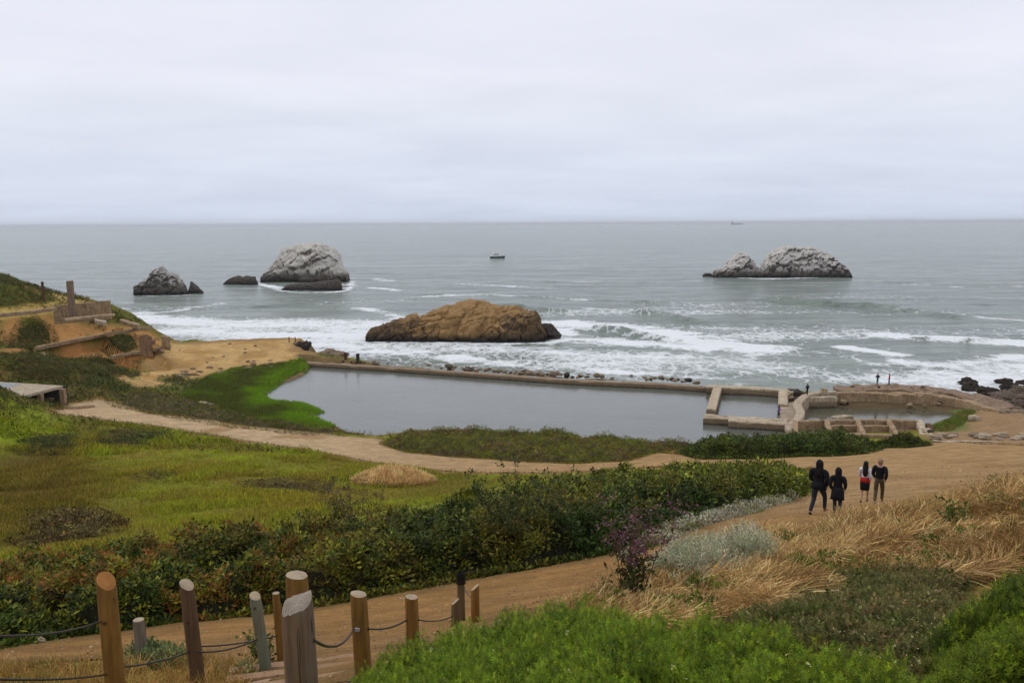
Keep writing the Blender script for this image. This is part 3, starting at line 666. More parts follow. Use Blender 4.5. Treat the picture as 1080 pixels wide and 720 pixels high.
# ------------------------------------------------------------------ vegetation
def gcol(x, y):
    i = np.clip(np.searchsorted(gx, x) - 1, 0, len(gx) - 2); j = np.clip(np.searchsorted(gy, y) - 1, 0, len(gy) - 2)
    return GCOL[j, i]
def rnd(n, a=0., b=1.): return RNG.uniform(a, b, n)
def scatter(tv, tf, pos, yaw, tx, ty, sc, col, shade=None, sz=None):
    """copies of a small leaf template -> one vertex / face / colour block"""
    N = len(pos); n = len(tv)
    cy, sy = np.cos(yaw), np.sin(yaw); cx, sx = np.cos(tx), np.sin(tx); c2, s2 = np.cos(ty), np.sin(ty)
    v = np.broadcast_to(tv[None], (N, n, 3)) * np.asarray(sc).reshape(-1, 1, 1)
    x, y, z = v[..., 0], v[..., 1], v[..., 2]
    if sz is not None: z = z * sz[:, None]
    y, z = y * cx[:, None] - z * sx[:, None], y * sx[:, None] + z * cx[:, None]
    x, z = x * c2[:, None] + z * s2[:, None], -x * s2[:, None] + z * c2[:, None]
    x, y = x * cy[:, None] - y * sy[:, None], x * sy[:, None] + y * cy[:, None]
    V = np.stack([x, y, z], -1) + pos[:, None, :]
    Fc = tf[None] + (np.arange(N) * n)[:, None, None]
    C = np.repeat(col[:, None, :], n, 1)
    if shade is not None: C = C * shade[None, :, None]
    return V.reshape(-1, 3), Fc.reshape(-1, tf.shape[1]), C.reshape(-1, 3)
def join(blocks):
    V, Fc, C = [], [], []; k = 0
    for v, f, c in blocks: V.append(v); Fc.append(f + k); C.append(c); k += len(v)
    return np.concatenate(V), np.concatenate(Fc), np.clip(np.concatenate(C), 0, .9)

def t_cluster(nl, size, spread, seed, wid=.45):         # a spray of broad leaves, each a folded quad
    r = np.random.default_rng(seed); V = []; Fc = []; S = []
    for i in range(nl):
        a = r.uniform(0, 2 * math.pi); e = r.uniform(-.2, 1.1); L = size * r.uniform(.6, 1.1)
        d = np.array([math.cos(a) * math.cos(e), math.sin(a) * math.cos(e), math.sin(e)]); o = d * spread * r.uniform(.2, 1) + r.normal(0, spread * .3, 3)
        s = np.cross(d, [0, 0, 1]); s /= np.linalg.norm(s) + 1e-6; up = np.cross(s, d)
        k = len(V); V += [o, o + d * L * .5 + s * L * wid * .5 - up * L * .05, o + d * L, o + d * L * .5 - s * L * wid * .5 - up * L * .05]
        Fc.append([k, k + 1, k + 2, k + 3]); S += [r.uniform(.7, 1.25)] * 4
    return np.array(V), np.array(Fc), np.array(S)
def t_sprig(nl, h, leaf, seed, base=0.0):                # upright stem with narrow leaves
    r = np.random.default_rng(seed); V = []; Fc = []; S = []
    for i in range(nl):
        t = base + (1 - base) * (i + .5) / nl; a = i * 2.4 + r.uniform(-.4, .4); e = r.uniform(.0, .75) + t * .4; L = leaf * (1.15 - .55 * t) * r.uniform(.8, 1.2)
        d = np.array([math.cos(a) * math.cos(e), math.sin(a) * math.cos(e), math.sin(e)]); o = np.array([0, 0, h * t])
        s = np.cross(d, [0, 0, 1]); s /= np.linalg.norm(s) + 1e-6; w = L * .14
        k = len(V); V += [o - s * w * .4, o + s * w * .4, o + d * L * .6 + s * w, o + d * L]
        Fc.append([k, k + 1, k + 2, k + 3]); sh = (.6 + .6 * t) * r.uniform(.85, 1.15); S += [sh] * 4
    return np.array(V), np.array(Fc), np.array(S)
def t_blades(nb, h, w, bend, seed, segs=2):
    r = np.random.default_rng(seed); V = []; Fc = []; S = []
    for i in range(nb):
        a = r.uniform(0, 2 * math.pi); b = bend * r.uniform(.5, 1.5); hh = h * r.uniform(.6, 1.1); ox, oy = r.normal(0, h * .12, 2); k = len(V)
        s = np.array([-math.sin(a), math.cos(a), 0]); d = np.array([math.cos(a), math.sin(a), 0]); sh = r.uniform(.75, 1.25)
        for j in range(segs + 1):
            t = j / segs; c = np.array([ox, oy, 0]) + d * b * t * t * hh + np.array([0, 0, hh * (t - .35 * b * t * t)]); ww = w * (1 - .8 * t)
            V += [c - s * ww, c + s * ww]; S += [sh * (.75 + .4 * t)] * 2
        for j in range(segs): Fc.append([k + 2 * j, k + 2 * j + 1, k + 2 * j + 3, k + 2 * j + 2])
    return np.array(V), np.array(Fc), np.array(S)

def sample(poly, n, margin=0.0, near=True):
    """random points of a ground polygon, denser where nearer the viewer"""
    x0, y0 = poly.min(0) - margin; x1, y1 = poly.max(0) + margin
    out = []; got = 0
    dmin = max(3.0, np.min(np.hypot(poly[:, 0], poly[:, 1])))
    while got < n:
        x = rnd(n * 2, x0, x1); y = rnd(n * 2, y0, y1)
        m = sdist(poly, x, y) > -margin
        if near: m &= rnd(n * 2) < np.minimum(1, (dmin / np.hypot(x, y)) ** 1.7)
        out.append(np.stack([x[m], y[m]], 1)); got += m.sum()
        if len(out) > 400: break
    return np.concatenate(out)[:n]
def palette(x, y, cols, scale, seed, spread=.28):
    """patches of different leaf colours, then leaf by leaf variation"""
    n = len(x); k = len(cols); base = np.array(cols)
    a = fbm(x / scale, y / scale, oct=3, seed=seed) * 1.3 + .5 + RNG.normal(0, .22, n)
    idx = np.clip((a * k).astype(int), 0, k - 1); c = base[idx]
    return c * np.exp(RNG.normal(0, spread, n))[:, None] * (1 + RNG.normal(0, .07, (n, 3)))

def canopy(poly, hmax, edge, lump, amp, seed):
    def h(x, y):
        s = sdist(poly, x + .25 * fbm(x / .7, y / .7, oct=2, seed=seed + 5), y + .25 * fbm(x / .7, y / .7, oct=2, seed=seed + 6))
        e = np.clip(s / edge, 0, 1); e = np.sqrt(np.clip(1 - (1 - e) ** 2, 0, 1))
        n = 1 + amp * fbm(x / lump, y / lump, oct=2, seed=seed) + amp * .75 * vnoise(x / (lump * .3), y / (lump * .3), seed=seed + 1) + amp * .3 * vnoise(x / (lump * .11), y / (lump * .11), seed=seed + 2)
        return hmax * e * n
    return h
def thicket(name, poly, N, hmax, templates, cols, scale, core_col, seed, edge=1.0, lump=1.6, amp=.35, depth=.35, pscale=2.5, step=.35, parent=None, mat=None, coreparent=True, upright=False, sc_rng=(.8, 1.3), far_scale=True, margin=.15, core_name='undergrowth', lodref=None, spread=.3):
    h = canopy(poly, hmax, edge, lump, amp, seed)
    # woody inside; its dark colour also stands for shade between the leaves
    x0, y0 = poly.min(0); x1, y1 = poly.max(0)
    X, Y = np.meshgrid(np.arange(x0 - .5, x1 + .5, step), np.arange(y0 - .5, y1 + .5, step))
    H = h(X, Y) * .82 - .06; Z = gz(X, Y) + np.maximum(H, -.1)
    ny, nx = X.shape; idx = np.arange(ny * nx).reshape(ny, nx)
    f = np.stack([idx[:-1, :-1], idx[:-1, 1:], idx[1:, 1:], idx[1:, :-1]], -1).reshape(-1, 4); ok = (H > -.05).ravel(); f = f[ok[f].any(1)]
    pts = sample(poly, N, margin); x, y = pts[:, 0], pts[:, 1]
    hh = h(x, y); z = gz(x, y) + hh * (1 - depth * rnd(len(x)) ** 2) - .02
    dist = np.hypot(x, y); ref = lodref or max(np.percentile(dist, 2), 3)
    sc = scale * rnd(len(x), *sc_rng) * ((dist / ref) ** .7 if far_scale else 1)
    col = palette(x, y, cols, pscale, seed + 9, spread)
    blocks = []; part = RNG.integers(0, len(templates), len(x))
    for k, T in enumerate(templates):
        m = part == k
        tl = .35 if upright else .9
        blocks.append(scatter(T[0], T[1], np.stack([x, y, z], 1)[m], rnd(m.sum(), 0, 6.28), RNG.normal(0, tl * .5, m.sum()), RNG.normal(0, tl * .5, m.sum()), sc[m], col[m], T[2]))
    V, Fc, C = join(blocks)
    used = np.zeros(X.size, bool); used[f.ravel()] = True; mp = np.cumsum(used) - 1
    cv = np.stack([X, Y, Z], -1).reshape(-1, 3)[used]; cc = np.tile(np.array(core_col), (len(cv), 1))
    return (V, Fc, C), (cv, mp[f], cc)
def as_stuff(name, blocks, label, cat, mat=None):
    o = mesh_obj(name, *join(blocks)[:2], mat or M_leaf, cols=join(blocks)[2]); return tag(o, label, cat, kind='stuff')
def as_plant(name, leaves, core, label, cat='shrub', group=None, mat=None):
    c = leaves[0].mean(0); root = empty(name, (c[0], c[1], float(gz(c[0], c[1]))))
    mesh_obj('foliage', local(leaves[0], root), leaves[1], mat or M_leaf, root, leaves[2])
    if core is not None: mesh_obj('branches', local(core[0], root), core[1], M_under, root, core[2], smooth=True)
    return tag(root, label, cat, group)

CL = [t_cluster(9, .11, .10, s) for s in (1, 2, 3)]
CLs = [t_cluster(7, .08, .10, s, .6) for s in (4, 5)]
SPR = [t_sprig(15, .12, .046, s, .15) for s in (6, 7, 8)]
GRS = [t_blades(5, .3, .008, .5, s) for s in (9, 10, 11)]
GRW = [t_blades(3, .3, .02, .6, s, 1) for s in (12, 13)]

# bramble thicket along the lower path
lv, cr = thicket('h', HEDGE, 80000, .9, CL, [(.045,.08,.018),(.030,.055,.016),(.022,.042,.014),(.035,.066,.016),(.075,.095,.02),(.10,.095,.028)], 1.02, (.014,.015,.007), 60, edge=1.1, lump=1.7, amp=.8, step=.3, depth=.85, sc_rng=(.55, 1.6), spread=.5, margin=.35)  # core nearly black: deep shade in the leaf gaps put into its colour
yy_ = lv[0][:, 1]; fy = (sstep(25, 40, yy_) * .8)[:, None]; lv = (lv[0], lv[1], lv[2] * (1 - fy) + fy * np.array([.15, .18, .03]) * (lv[2].sum(1) / lv[2].sum(1).mean())[:, None])
# warmer, partly dying stretch at the left
x, y = lv[0][:, 0], lv[0][:, 1]
cl_ = np.repeat(rnd(len(x) // 36 + 1), 36)[:len(x)]
wl = .9 * sstep(-2, -8, x) * sstep(.36, .54, fbm(x / 1.6, y / 1.6, oct=3, seed=77) * .8 + .5) * (cl_ < .42)
lv = (lv[0], lv[1], lv[2] * (1 - wl[:, None]) + wl[:, None] * np.array([.26, .12, .04]) * np.exp(RNG.normal(0, .3, len(x)))[:, None])
wl = ((cl_ > .72) & (x < 1) & (y < 40)) * (.45 + .55 * sstep(.4, .6, fbm(x / 2.2 + 9, y / 2.2, oct=3, seed=78) * .8 + .48))
lv = (lv[0], lv[1], lv[2] * (1 - wl[:, None]) + wl[:, None] * np.array([.19, .21, .03]) * np.exp(RNG.normal(0, .4, len(x)))[:, None])
# long shoots sticking out of the canopy
P_ = sample(HEDGE, 1500, -.5); hh_ = canopy(HEDGE, .9, 1.1, 1.7, .8, 60)(*P_.T); sh_ = t_sprig(11, .55, .13, 59, .25)
shoots = scatter(sh_[0], sh_[1], np.stack([P_[:, 0], P_[:, 1], gz(*P_.T) + hh_ - .12], 1), rnd(len(P_), 0, 6.28), RNG.normal(0, .4, len(P_)), RNG.normal(0, .4, len(P_)), rnd(len(P_), .5, 1.2) * (np.hypot(*P_.T) / 22) ** .5, palette(P_[:, 0], P_[:, 1], [(.05,.08,.02),(.09,.12,.025),(.06,.09,.02),(.13,.10,.03)], 3, 58), sh_[2])
as_stuff('bramble_thicket', [lv, cr, shoots], 'dense dark green bramble thicket filling the slope behind the lower path', 'bramble thicket')

def shrub_px(name, px, lift, N, h, temps, cols, scale, core, seed, label, cat='shrub', group=None, **kw):
    P = np.array([G(a, b, l)[:2] for a, b, l in [(q[0], q[1], q[2] if len(q) > 2 else lift) for q in px]])
    lv, cr = thicket(name, P, N, h, temps, cols, scale, core, seed, **kw)
    return as_plant(name, lv, cr, label, cat, group)
# ice plant mat between the pool and the upper path
lv, cr = thicket('i', ISLAND, 17000, .7, CLs, [(.17,.19,.03),(.13,.16,.03),(.10,.135,.03),(.17,.20,.035),(.19,.15,.06)], 1.6, (.06,.05,.025), 61, edge=2.2, lump=2.2, amp=.9, step=.5, pscale=2.6, depth=.5, margin=.6, spread=.36)
as_stuff('ice_plant_mat', [lv, cr], 'low olive green mat of succulent ground cover between the big pool and the path', 'ground cover')
# strip of it at the left pool corner, beside the path
P = GP([(120,418),(150,412),(190,420),(225,428),(250,437),(300,445),(360,456),(330,456),(260,449),(215,442),(165,434),(135,428)])
lv, cr = thicket('i', P, 8000, .35, CLs, [(.15,.15,.045),(.11,.12,.035),(.08,.10,.03),(.20,.16,.09)], 1.5, (.06,.05,.025), 62, edge=1.5, lump=1.6, amp=1.0, step=.5, depth=.7, margin=2.2, spread=.45)
as_stuff('marsh_edge_mat', [lv, cr], 'patchy olive ground cover between the bright green reeds and the gravel path', 'ground cover')
# dark evergreen shrubs in front of the ruin
DK = [(.05,.08,.018),(.035,.06,.016),(.09,.115,.025),(.06,.09,.02)]
shrub_px('evergreen_shrub', [(722,478),(745,484),(790,484),(830,482),(870,481),(905,479),(926,472),(922,463,.9),(900,458,1.1),(850,457,1.2),(820,460,1.1),(790,464,.9),(750,469,.6),(728,473,.4)], 0, 9000, 1.15, CL, DK, 2.2, (.02,.022,.01), 63,
         'broad dark evergreen shrub spreading in front of the broken grid of low walls', edge=1.6, lump=1.8, amp=.7, step=.4, depth=.7, margin=.8, spread=.45)
shrub_px('evergreen_shrub', [(925,471),(950,472),(972,470),(973,463,.6),(950,461,.7),(930,462,.7)], 0, 1800, .7, CL, [(.06,.08,.02),(.05,.07,.02),(.09,.09,.03)], 1.9, (.03,.028,.012), 64,
         'small low olive shrub at the right end of the dark evergreen shrub, beside the ruin', edge=1.2, lump=1.2, step=.4, amp=.8, margin=.8, spread=.45)
# reeds at the pool's left end
def marsh():
    P = sample(MARSH, 26000, .3); x, y = P.T; m = sdist(POND, x, y) < .5; x, y = x[m], y[m]
    z = np.maximum(gz(x, y), POND_Z - .1)
    near_w = sstep(6.5, .5, -sdist(POND, x, y)); n = fbm(x / 4, y / 4, oct=4, seed=80) * 1.5
    a, b = np.array([.15, .30, .016]), np.array([.085, .115, .03]); k = np.clip(near_w + n * .8, 0, 1)[:, None]
    col = (b * (1 - k) + a * k) * np.exp(RNG.normal(0, .18, len(x)))[:, None]
    as_stuff('marsh_grass', [scatter(GRW[0][0], GRW[0][1], np.stack([x, y, z], 1), rnd(len(x), 0, 6.28), RNG.normal(0, .2, len(x)), RNG.normal(0, .2, len(x)), 1.5 * rnd(len(x), .7, 1.3), col, GRW[0][2])],
             'bright green marsh grass growing along the left end of the pool', 'marsh grass')
marsh()
# meadow grass
def meadow():
    poly = GP([(-60,440),(40,442),(100,446),(160,452),(250,467),(320,477),(380,489),(480,501),(560,503),(500,518),(440,532),(400,538),(340,552),(260,567),(180,578),(60,594),(-60,605)])
    P = sample(poly, 62000, .5); x, y = P.T; s = sdist(PATH, x, y); m = s < -.1; x, y = x[m], y[m]; z = gz(x, y)
    col = gcol(x, y) * np.array([1.5, 1.65, 1.0]) * np.exp(RNG.normal(0, .28, len(x)))[:, None]
    f = fbm(x / 2.2, y / 3, oct=3, seed=81); dry = (f > .12) & (rnd(len(x)) < .5); col[dry] = np.array([.24, .20, .06]) * np.exp(RNG.normal(0, .2, dry.sum()))[:, None]
    tall = .55 + .9 * np.clip(.5 + fbm(x / 4, y / 4, oct=2, seed=82) * 1.6, 0, 1)
    B = []; part = RNG.integers(0, 2, len(x))
    for k, T in enumerate(GRW):
        q = part == k
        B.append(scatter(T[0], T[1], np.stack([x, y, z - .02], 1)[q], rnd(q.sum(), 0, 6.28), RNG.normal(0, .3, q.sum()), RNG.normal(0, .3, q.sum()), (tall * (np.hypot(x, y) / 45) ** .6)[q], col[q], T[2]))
    as_stuff('meadow_grass', B, 'uneven green and brown meadow grass on the slope left of the paths', 'meadow grass')
meadow()
# scrub over the left hill and the bank below it
def hill_scrub():
    poly = GP([(0,292),(50,305),(90,319),(118,330),(150,349),(180,366),(160,392),(128,410),(110,418),(60,424),(0,440)])
    poly = np.vstack([poly, PZ(-60, 440, 5)[:2][None], PZ(-80, 285, 18)[:2][None]])
    P = sample(poly, 30000, 1.0, near=False); x, y = P.T
    n = fbm(x / 6, y / 6, oct=4, seed=35); keep = (sdist(ORANGE, x, y) < -1) | (n > .18) & (rnd(len(x)) < .55); keep &= sdist(SAND, x, y) < -.5; keep &= sdist(PATH, x, y) < -.3
    keep &= terrace(x, y)[1] < .35; x, y = x[keep], y[keep]; z = gz(x, y)
    lump = np.clip(fbm(x / 3.2, y / 3.2, oct=3, seed=83) + .25, 0, 1)
    z = z + lump * .7 * rnd(len(x)); col = palette(x, y, [(.055,.08,.022),(.08,.095,.03),(.11,.10,.045),(.15,.115,.06)], 4, 84)
    as_stuff('hillside_scrub', [scatter(CLs[0][0], CLs[0][1], np.stack([x, y, z], 1), rnd(len(x), 0, 6.28), RNG.normal(0, .4, len(x)), RNG.normal(0, .4, len(x)), rnd(len(x), 2.2, 4.2), col, CLs[0][2])],
             'low green and brown scrub covering the eroded hillside at the left', 'scrub')
hill_scrub()
# single shrubs in the meadow and on the left
OL = [(.06,.075,.02),(.045,.06,.018),(.09,.09,.03)]
for px, h, N, cols, lab in [
    ([(28,478),(50,480),(80,476),(86,468),(70,461),(45,461),(30,468)], .9, 1500, [(.04,.06,.022),(.035,.05,.02)], 'rounded dark grey-green shrub in the meadow below the left end of the path'),
    ([(98,470),(120,474),(155,469),(190,466),(175,458),(140,454),(110,456),(98,462)], .7, 1700, [(.05,.075,.02),(.07,.09,.025)], 'low mid-green shrub right of the rounded grey-green shrub in the meadow'),
    ([(40,572),(75,576),(105,570),(108,552),(85,541),(55,541),(38,555)], .6, 2200, [(.05,.035,.015),(.07,.045,.02),(.04,.035,.015)], 'flat brown shrub in the meadow above the bramble thicket at the far left'),
    ([(155,505),(175,509),(187,503),(178,496),(160,497)], .35, 500, [(.13,.15,.025),(.10,.13,.02)], 'small yellow-green tuft in the middle of the meadow'),
    ([(262,516),(280,521),(330,520),(335,511),(300,507),(268,509)], .35, 900, [(.07,.055,.03),(.09,.075,.035)], 'flat dull brown patch of shrub at the right of the meadow'),
    ([(15,366),(34,371),(55,364),(52,348),(36,338),(20,346)], .5, 1100, OL, 'rounded olive shrub on the orange bank at the far left'),
    ([(112,369),(130,373),(146,366),(142,355),(125,350),(113,357)], .45, 800, OL, 'rounded olive shrub between the two lower ruined ledges on the hill'),
    ([(82,392),(110,398),(128,392),(120,380),(95,378)], .9, 900, [(.05,.075,.02),(.07,.09,.025)], 'green shrub just below the lowest ruined ledge on the hill'),
    ([(20,396),(60,403),(75,392),(60,378),(25,376)], 1.0, 1400, [(.05,.08,.02),(.06,.085,.025)], 'wide green shrub uphill of the flat concrete slab'),
    ([(130,396),(140,399),(150,395),(146,390),(134,390)], .4, 260, [(.08,.15,.02)], 'small bright green tuft on the sand at the foot of the hill'),
    ([(172,402),(186,405),(196,401),(190,396),(176,397)], .5, 300, [(.09,.12,.06),(.07,.10,.05)], 'small grey-green tuft between the sand and the reeds')]:
    shrub_px('shrub', px, 0, N, h * .62, CL, [tuple(v * 1.35 for v in c_) for c_ in cols] + [(.14, .12, .05)], 1.7 if px[0][1] < 440 else 1.3, (.045,.042,.018), 65 + len(lab), lab, edge=1.8, lump=.9, amp=.95, step=.4, margin=1.2, depth=.8, spread=.4)
# golden dry tussock in the meadow beside the path
def tussock(name, c, rx, ry, N, h, cols, label, T=GRS, sc=1.5, lean=(0, 0)):
    a = rnd(N, 0, 6.28); r = np.sqrt(rnd(N)); x = c[0] + np.cos(a) * r * rx; y = c[1] + np.sin(a) * r * ry
    z = gz(x, y) + h * (1 - r ** 2) * .5 * rnd(N); root = empty(name, (c[0], c[1], float(gz(c[0], c[1]))))
    col = palette(x, y, cols, .8, 90); B = []; part = RNG.integers(0, len(T), N)
    for k, t in enumerate(T):
        q = part == k; B.append(scatter(t[0], t[1], np.stack([x, y, z], 1)[q], rnd(q.sum(), 0, 6.28), RNG.normal(lean[0], .35, q.sum()), RNG.normal(lean[1], .35, q.sum()), sc * rnd(q.sum(), .6, 1.2), col[q], t[2]))
    V, Fc, C = join(B); o = mesh_obj('blades', local(V, root), Fc, M_grass, root, C)
    return tag(root, label, 'grass tuft')
c = G(416, 508)
tussock('dry_tussock', c, 3.0, 3.4, 8000, 2.0, [(.52,.40,.26),(.40,.29,.18),(.62,.50,.34)], 'golden mound of dry grass standing between the meadow and the upper path', GRW, 1.9)

# ---- right foreground
DRYG = np.vstack([GP([(640,668),(600,652),(650,640),(690,615),(735,590),(770,573),(830,563),(862,557),(905,548),(950,538),(1000,526),(1045,514),(1090,503),(1180,492),(1200,560),(1100,600),(1040,612),(960,612),(880,622),(820,640),(780,655),(700,662)])])
def dry_grass():
    segs = 4; N = 100000; P = sample(DRYG, N, .25); x, y = P.T; n = len(x)
    flow = -.5 + 3.2 * fbm(x / 1.3, y / 1.3, oct=3, seed=91) + RNG.normal(0, 1.1, n)          # which way each patch has been blown over
    # wind has combed it towards the lower right, a few patches the other way
    H = .38 * (.55 + .9 * np.clip(.5 + fbm(x / 1.1, y / 1.1, oct=2, seed=92), 0, 1)) * rnd(n, .6, 1.2); bend = .45 + 1.3 * rnd(n)
    z = gz(x, y); d = np.stack([np.cos(flow), np.sin(flow), np.zeros(n)], 1); s = np.stack([-np.sin(flow), np.cos(flow), np.zeros(n)], 1)
    col = palette(x, y, [(.20,.13,.065),(.39,.28,.16),(.50,.39,.24),(.62,.51,.35),(.32,.22,.12)], .7, 93, .34)
    V = np.zeros((n, segs + 1, 2, 3)); C = np.zeros((n, segs + 1, 2, 3)); base = np.stack([x, y, z], 1)
    for j in range(segs + 1):
        t = j / segs; q = base + d * (bend * t * t * H * .9)[:, None]; q[:, 2] += H * (t * 1.0 - .42 * bend * t * t * .8)
        w = np.clip(np.hypot(x, y) / 15, .45, 1.1) * (.0015 + .0034 * (t > .55)) * (1 - .7 * max(0, t - .75) * 4) * rnd(n, .8, 1.4)
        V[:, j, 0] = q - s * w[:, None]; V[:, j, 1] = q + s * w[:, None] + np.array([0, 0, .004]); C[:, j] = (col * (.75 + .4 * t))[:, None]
    k = np.arange(n)[:, None] * (segs + 1) * 2 + np.arange(segs)[None] * 2
    Fc = np.stack([k, k + 1, k + 3, k + 2], -1).reshape(-1, 4)
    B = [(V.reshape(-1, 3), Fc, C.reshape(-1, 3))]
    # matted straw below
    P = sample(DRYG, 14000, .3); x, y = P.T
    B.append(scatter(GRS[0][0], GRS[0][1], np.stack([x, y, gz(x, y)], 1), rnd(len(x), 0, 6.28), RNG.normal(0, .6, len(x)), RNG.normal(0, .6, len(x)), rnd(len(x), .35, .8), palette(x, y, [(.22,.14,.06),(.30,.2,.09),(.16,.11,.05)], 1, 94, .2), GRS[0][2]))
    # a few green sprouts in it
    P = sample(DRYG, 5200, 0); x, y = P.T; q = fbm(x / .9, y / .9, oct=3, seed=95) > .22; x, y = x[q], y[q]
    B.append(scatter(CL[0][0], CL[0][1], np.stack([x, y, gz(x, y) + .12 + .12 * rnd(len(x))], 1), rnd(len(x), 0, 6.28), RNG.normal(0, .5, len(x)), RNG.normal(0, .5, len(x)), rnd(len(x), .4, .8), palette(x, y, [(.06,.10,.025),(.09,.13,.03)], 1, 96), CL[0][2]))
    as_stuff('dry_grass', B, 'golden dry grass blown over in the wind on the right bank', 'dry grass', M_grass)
dry_grass()
# bright green shrub in the foreground
BG_PX = [(360,760,.0),(372,722,.05),(410,702,.2),(455,676,.3),(520,652,.35),(600,633,.4),(670,640,.4),(720,648,.4),(780,652,.4),(860,668,.4),(930,690,.4),(985,708,.4),(1030,760,.3),(1000,860,0),(340,860,0)]
P = np.array([G(*a)[:2] for a in BG_PX])
GREEN = [(.16,.26,.018),(.12,.21,.018),(.19,.29,.02),(.22,.31,.024),(.08,.15,.016)]
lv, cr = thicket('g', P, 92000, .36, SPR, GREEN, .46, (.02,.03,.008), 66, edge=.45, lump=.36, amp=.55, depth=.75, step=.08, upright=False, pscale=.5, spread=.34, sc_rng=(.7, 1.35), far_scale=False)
fg = as_plant('green_shrub', lv, cr, 'large bright green needle-leaved shrub filling the bottom foreground, right of the posts')
def flowers(root, poly, n, h, seed, size=.012, col=(.7, .7, .66)):
    P = sample(poly, n, 0); x, y = P.T; hh = canopy(poly, h, .45, .36, .55, seed)(x, y); t = t_cluster(6, size, size * .3, 99, .9)
    b = scatter(t[0], t[1], np.stack([x, y, gz(x, y) + hh + .02], 1), rnd(len(x), 0, 6.28), rnd(len(x)), rnd(len(x)), rnd(len(x), .8, 1.5), np.tile(np.array(col), (len(x), 1)) * rnd(len(x), .7, 1.1)[:, None], None)
    mesh_obj('flowers', local(b[0], root), b[1], M_leaf, root, b[2])['kind'] = 'stuff'
flowers(fg, P, 150, .36, 66)
P2 = np.array([G(*a)[:2] for a in [(1030,760,.1),(1000,722,.3),(985,690,.35),(975,660,.4),(990,632,.45),(1020,612,.5),(1060,596,.5),(1120,580,.5),(1250,560,.5),(1300,860,0)]])
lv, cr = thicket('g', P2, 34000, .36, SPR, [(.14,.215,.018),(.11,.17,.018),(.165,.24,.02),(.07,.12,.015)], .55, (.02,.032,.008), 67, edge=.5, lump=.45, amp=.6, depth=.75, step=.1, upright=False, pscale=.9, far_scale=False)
as_plant('green_shrub', lv, cr, 'bright green shrub cut off by the right edge of the picture')
P3 = GP([(800,660),(820,640),(850,618),(900,608),(960,606),(1020,612),(1010,630),(985,660),(1000,700),(1040,740),(960,740),(900,710),(850,690),(780,672),(740,660)])
lv, cr = thicket('g', P3, 17000, .2, SPR + CLs[:1], [(.12,.14,.06),(.15,.145,.085),(.20,.165,.11),(.085,.115,.035)], .6, (.035,.03,.018), 68, edge=.4, lump=.5, amp=.5, step=.14, pscale=.5, far_scale=False)
fl = t_cluster(6, .009, .003, 98, .9); Q = sample(P3, 380, 0); x, y = Q.T
b = scatter(fl[0], fl[1], np.stack([x, y, gz(x, y) + .25], 1), rnd(len(x), 0, 6), rnd(len(x)), rnd(len(x)), rnd(len(x), .7, 1.3), np.tile([.5, .47, .42], (len(x), 1)), None)
as_stuff('grey_green_cover', [lv, cr, b], 'dull grey-green ground cover dotted with seed heads between the two bright shrubs', 'ground cover')
# silvery sage on the bank
lv, cr = thicket('s', GP([(690,622),(730,628),(775,612),(812,598),(815,580),(790,572),(745,580),(705,596),(688,608)]), 2600, .34, [t_sprig(14, .3, .075, 30), t_sprig(12, .26, .085, 31)], [(.36,.38,.42),(.28,.31,.34),(.19,.22,.20)], 1.0, (.14,.14,.10), 69, edge=.5, lump=.5, amp=.9, step=.15, upright=True, far_scale=False, depth=.6)
as_plant('sage_bush', lv, cr, 'silvery grey sage bush right of the tall purple-flowered plant')
lv, cr = thicket('s', np.array([G(*a)[:2] for a in [(655,592),(700,574),(740,556),(790,544),(838,526),(835,518,.1),(780,532,.1),(735,542,.1),(700,556,.1),(670,575)]]), 5200, .28, CLs, [(.38,.39,.50),(.18,.22,.14),(.44,.42,.55),(.15,.19,.07)], .95, (.10,.10,.06), 70, edge=.5, lump=.9, amp=.6, step=.25, pscale=1.2)
as_stuff('silver_leaf_cover', [lv, cr], 'pale silver-leaved ground cover along the edge of the path in front of the thicket', 'ground cover')
lv, cr = thicket('s', GP([(640,528),(720,530),(790,520),(845,512),(850,504),(780,508),(700,515),(640,520)]), 5000, .5, CL, [(.09,.13,.02),(.075,.11,.02),(.13,.14,.03),(.11,.16,.03)], 2.0, (.03,.035,.012), 71, edge=1.2, lump=1.5, amp=.4, step=.4)
as_stuff('light_green_cover', [lv, cr], 'yellow-green creeping plants where the thicket ends beside the walking people', 'ground cover')

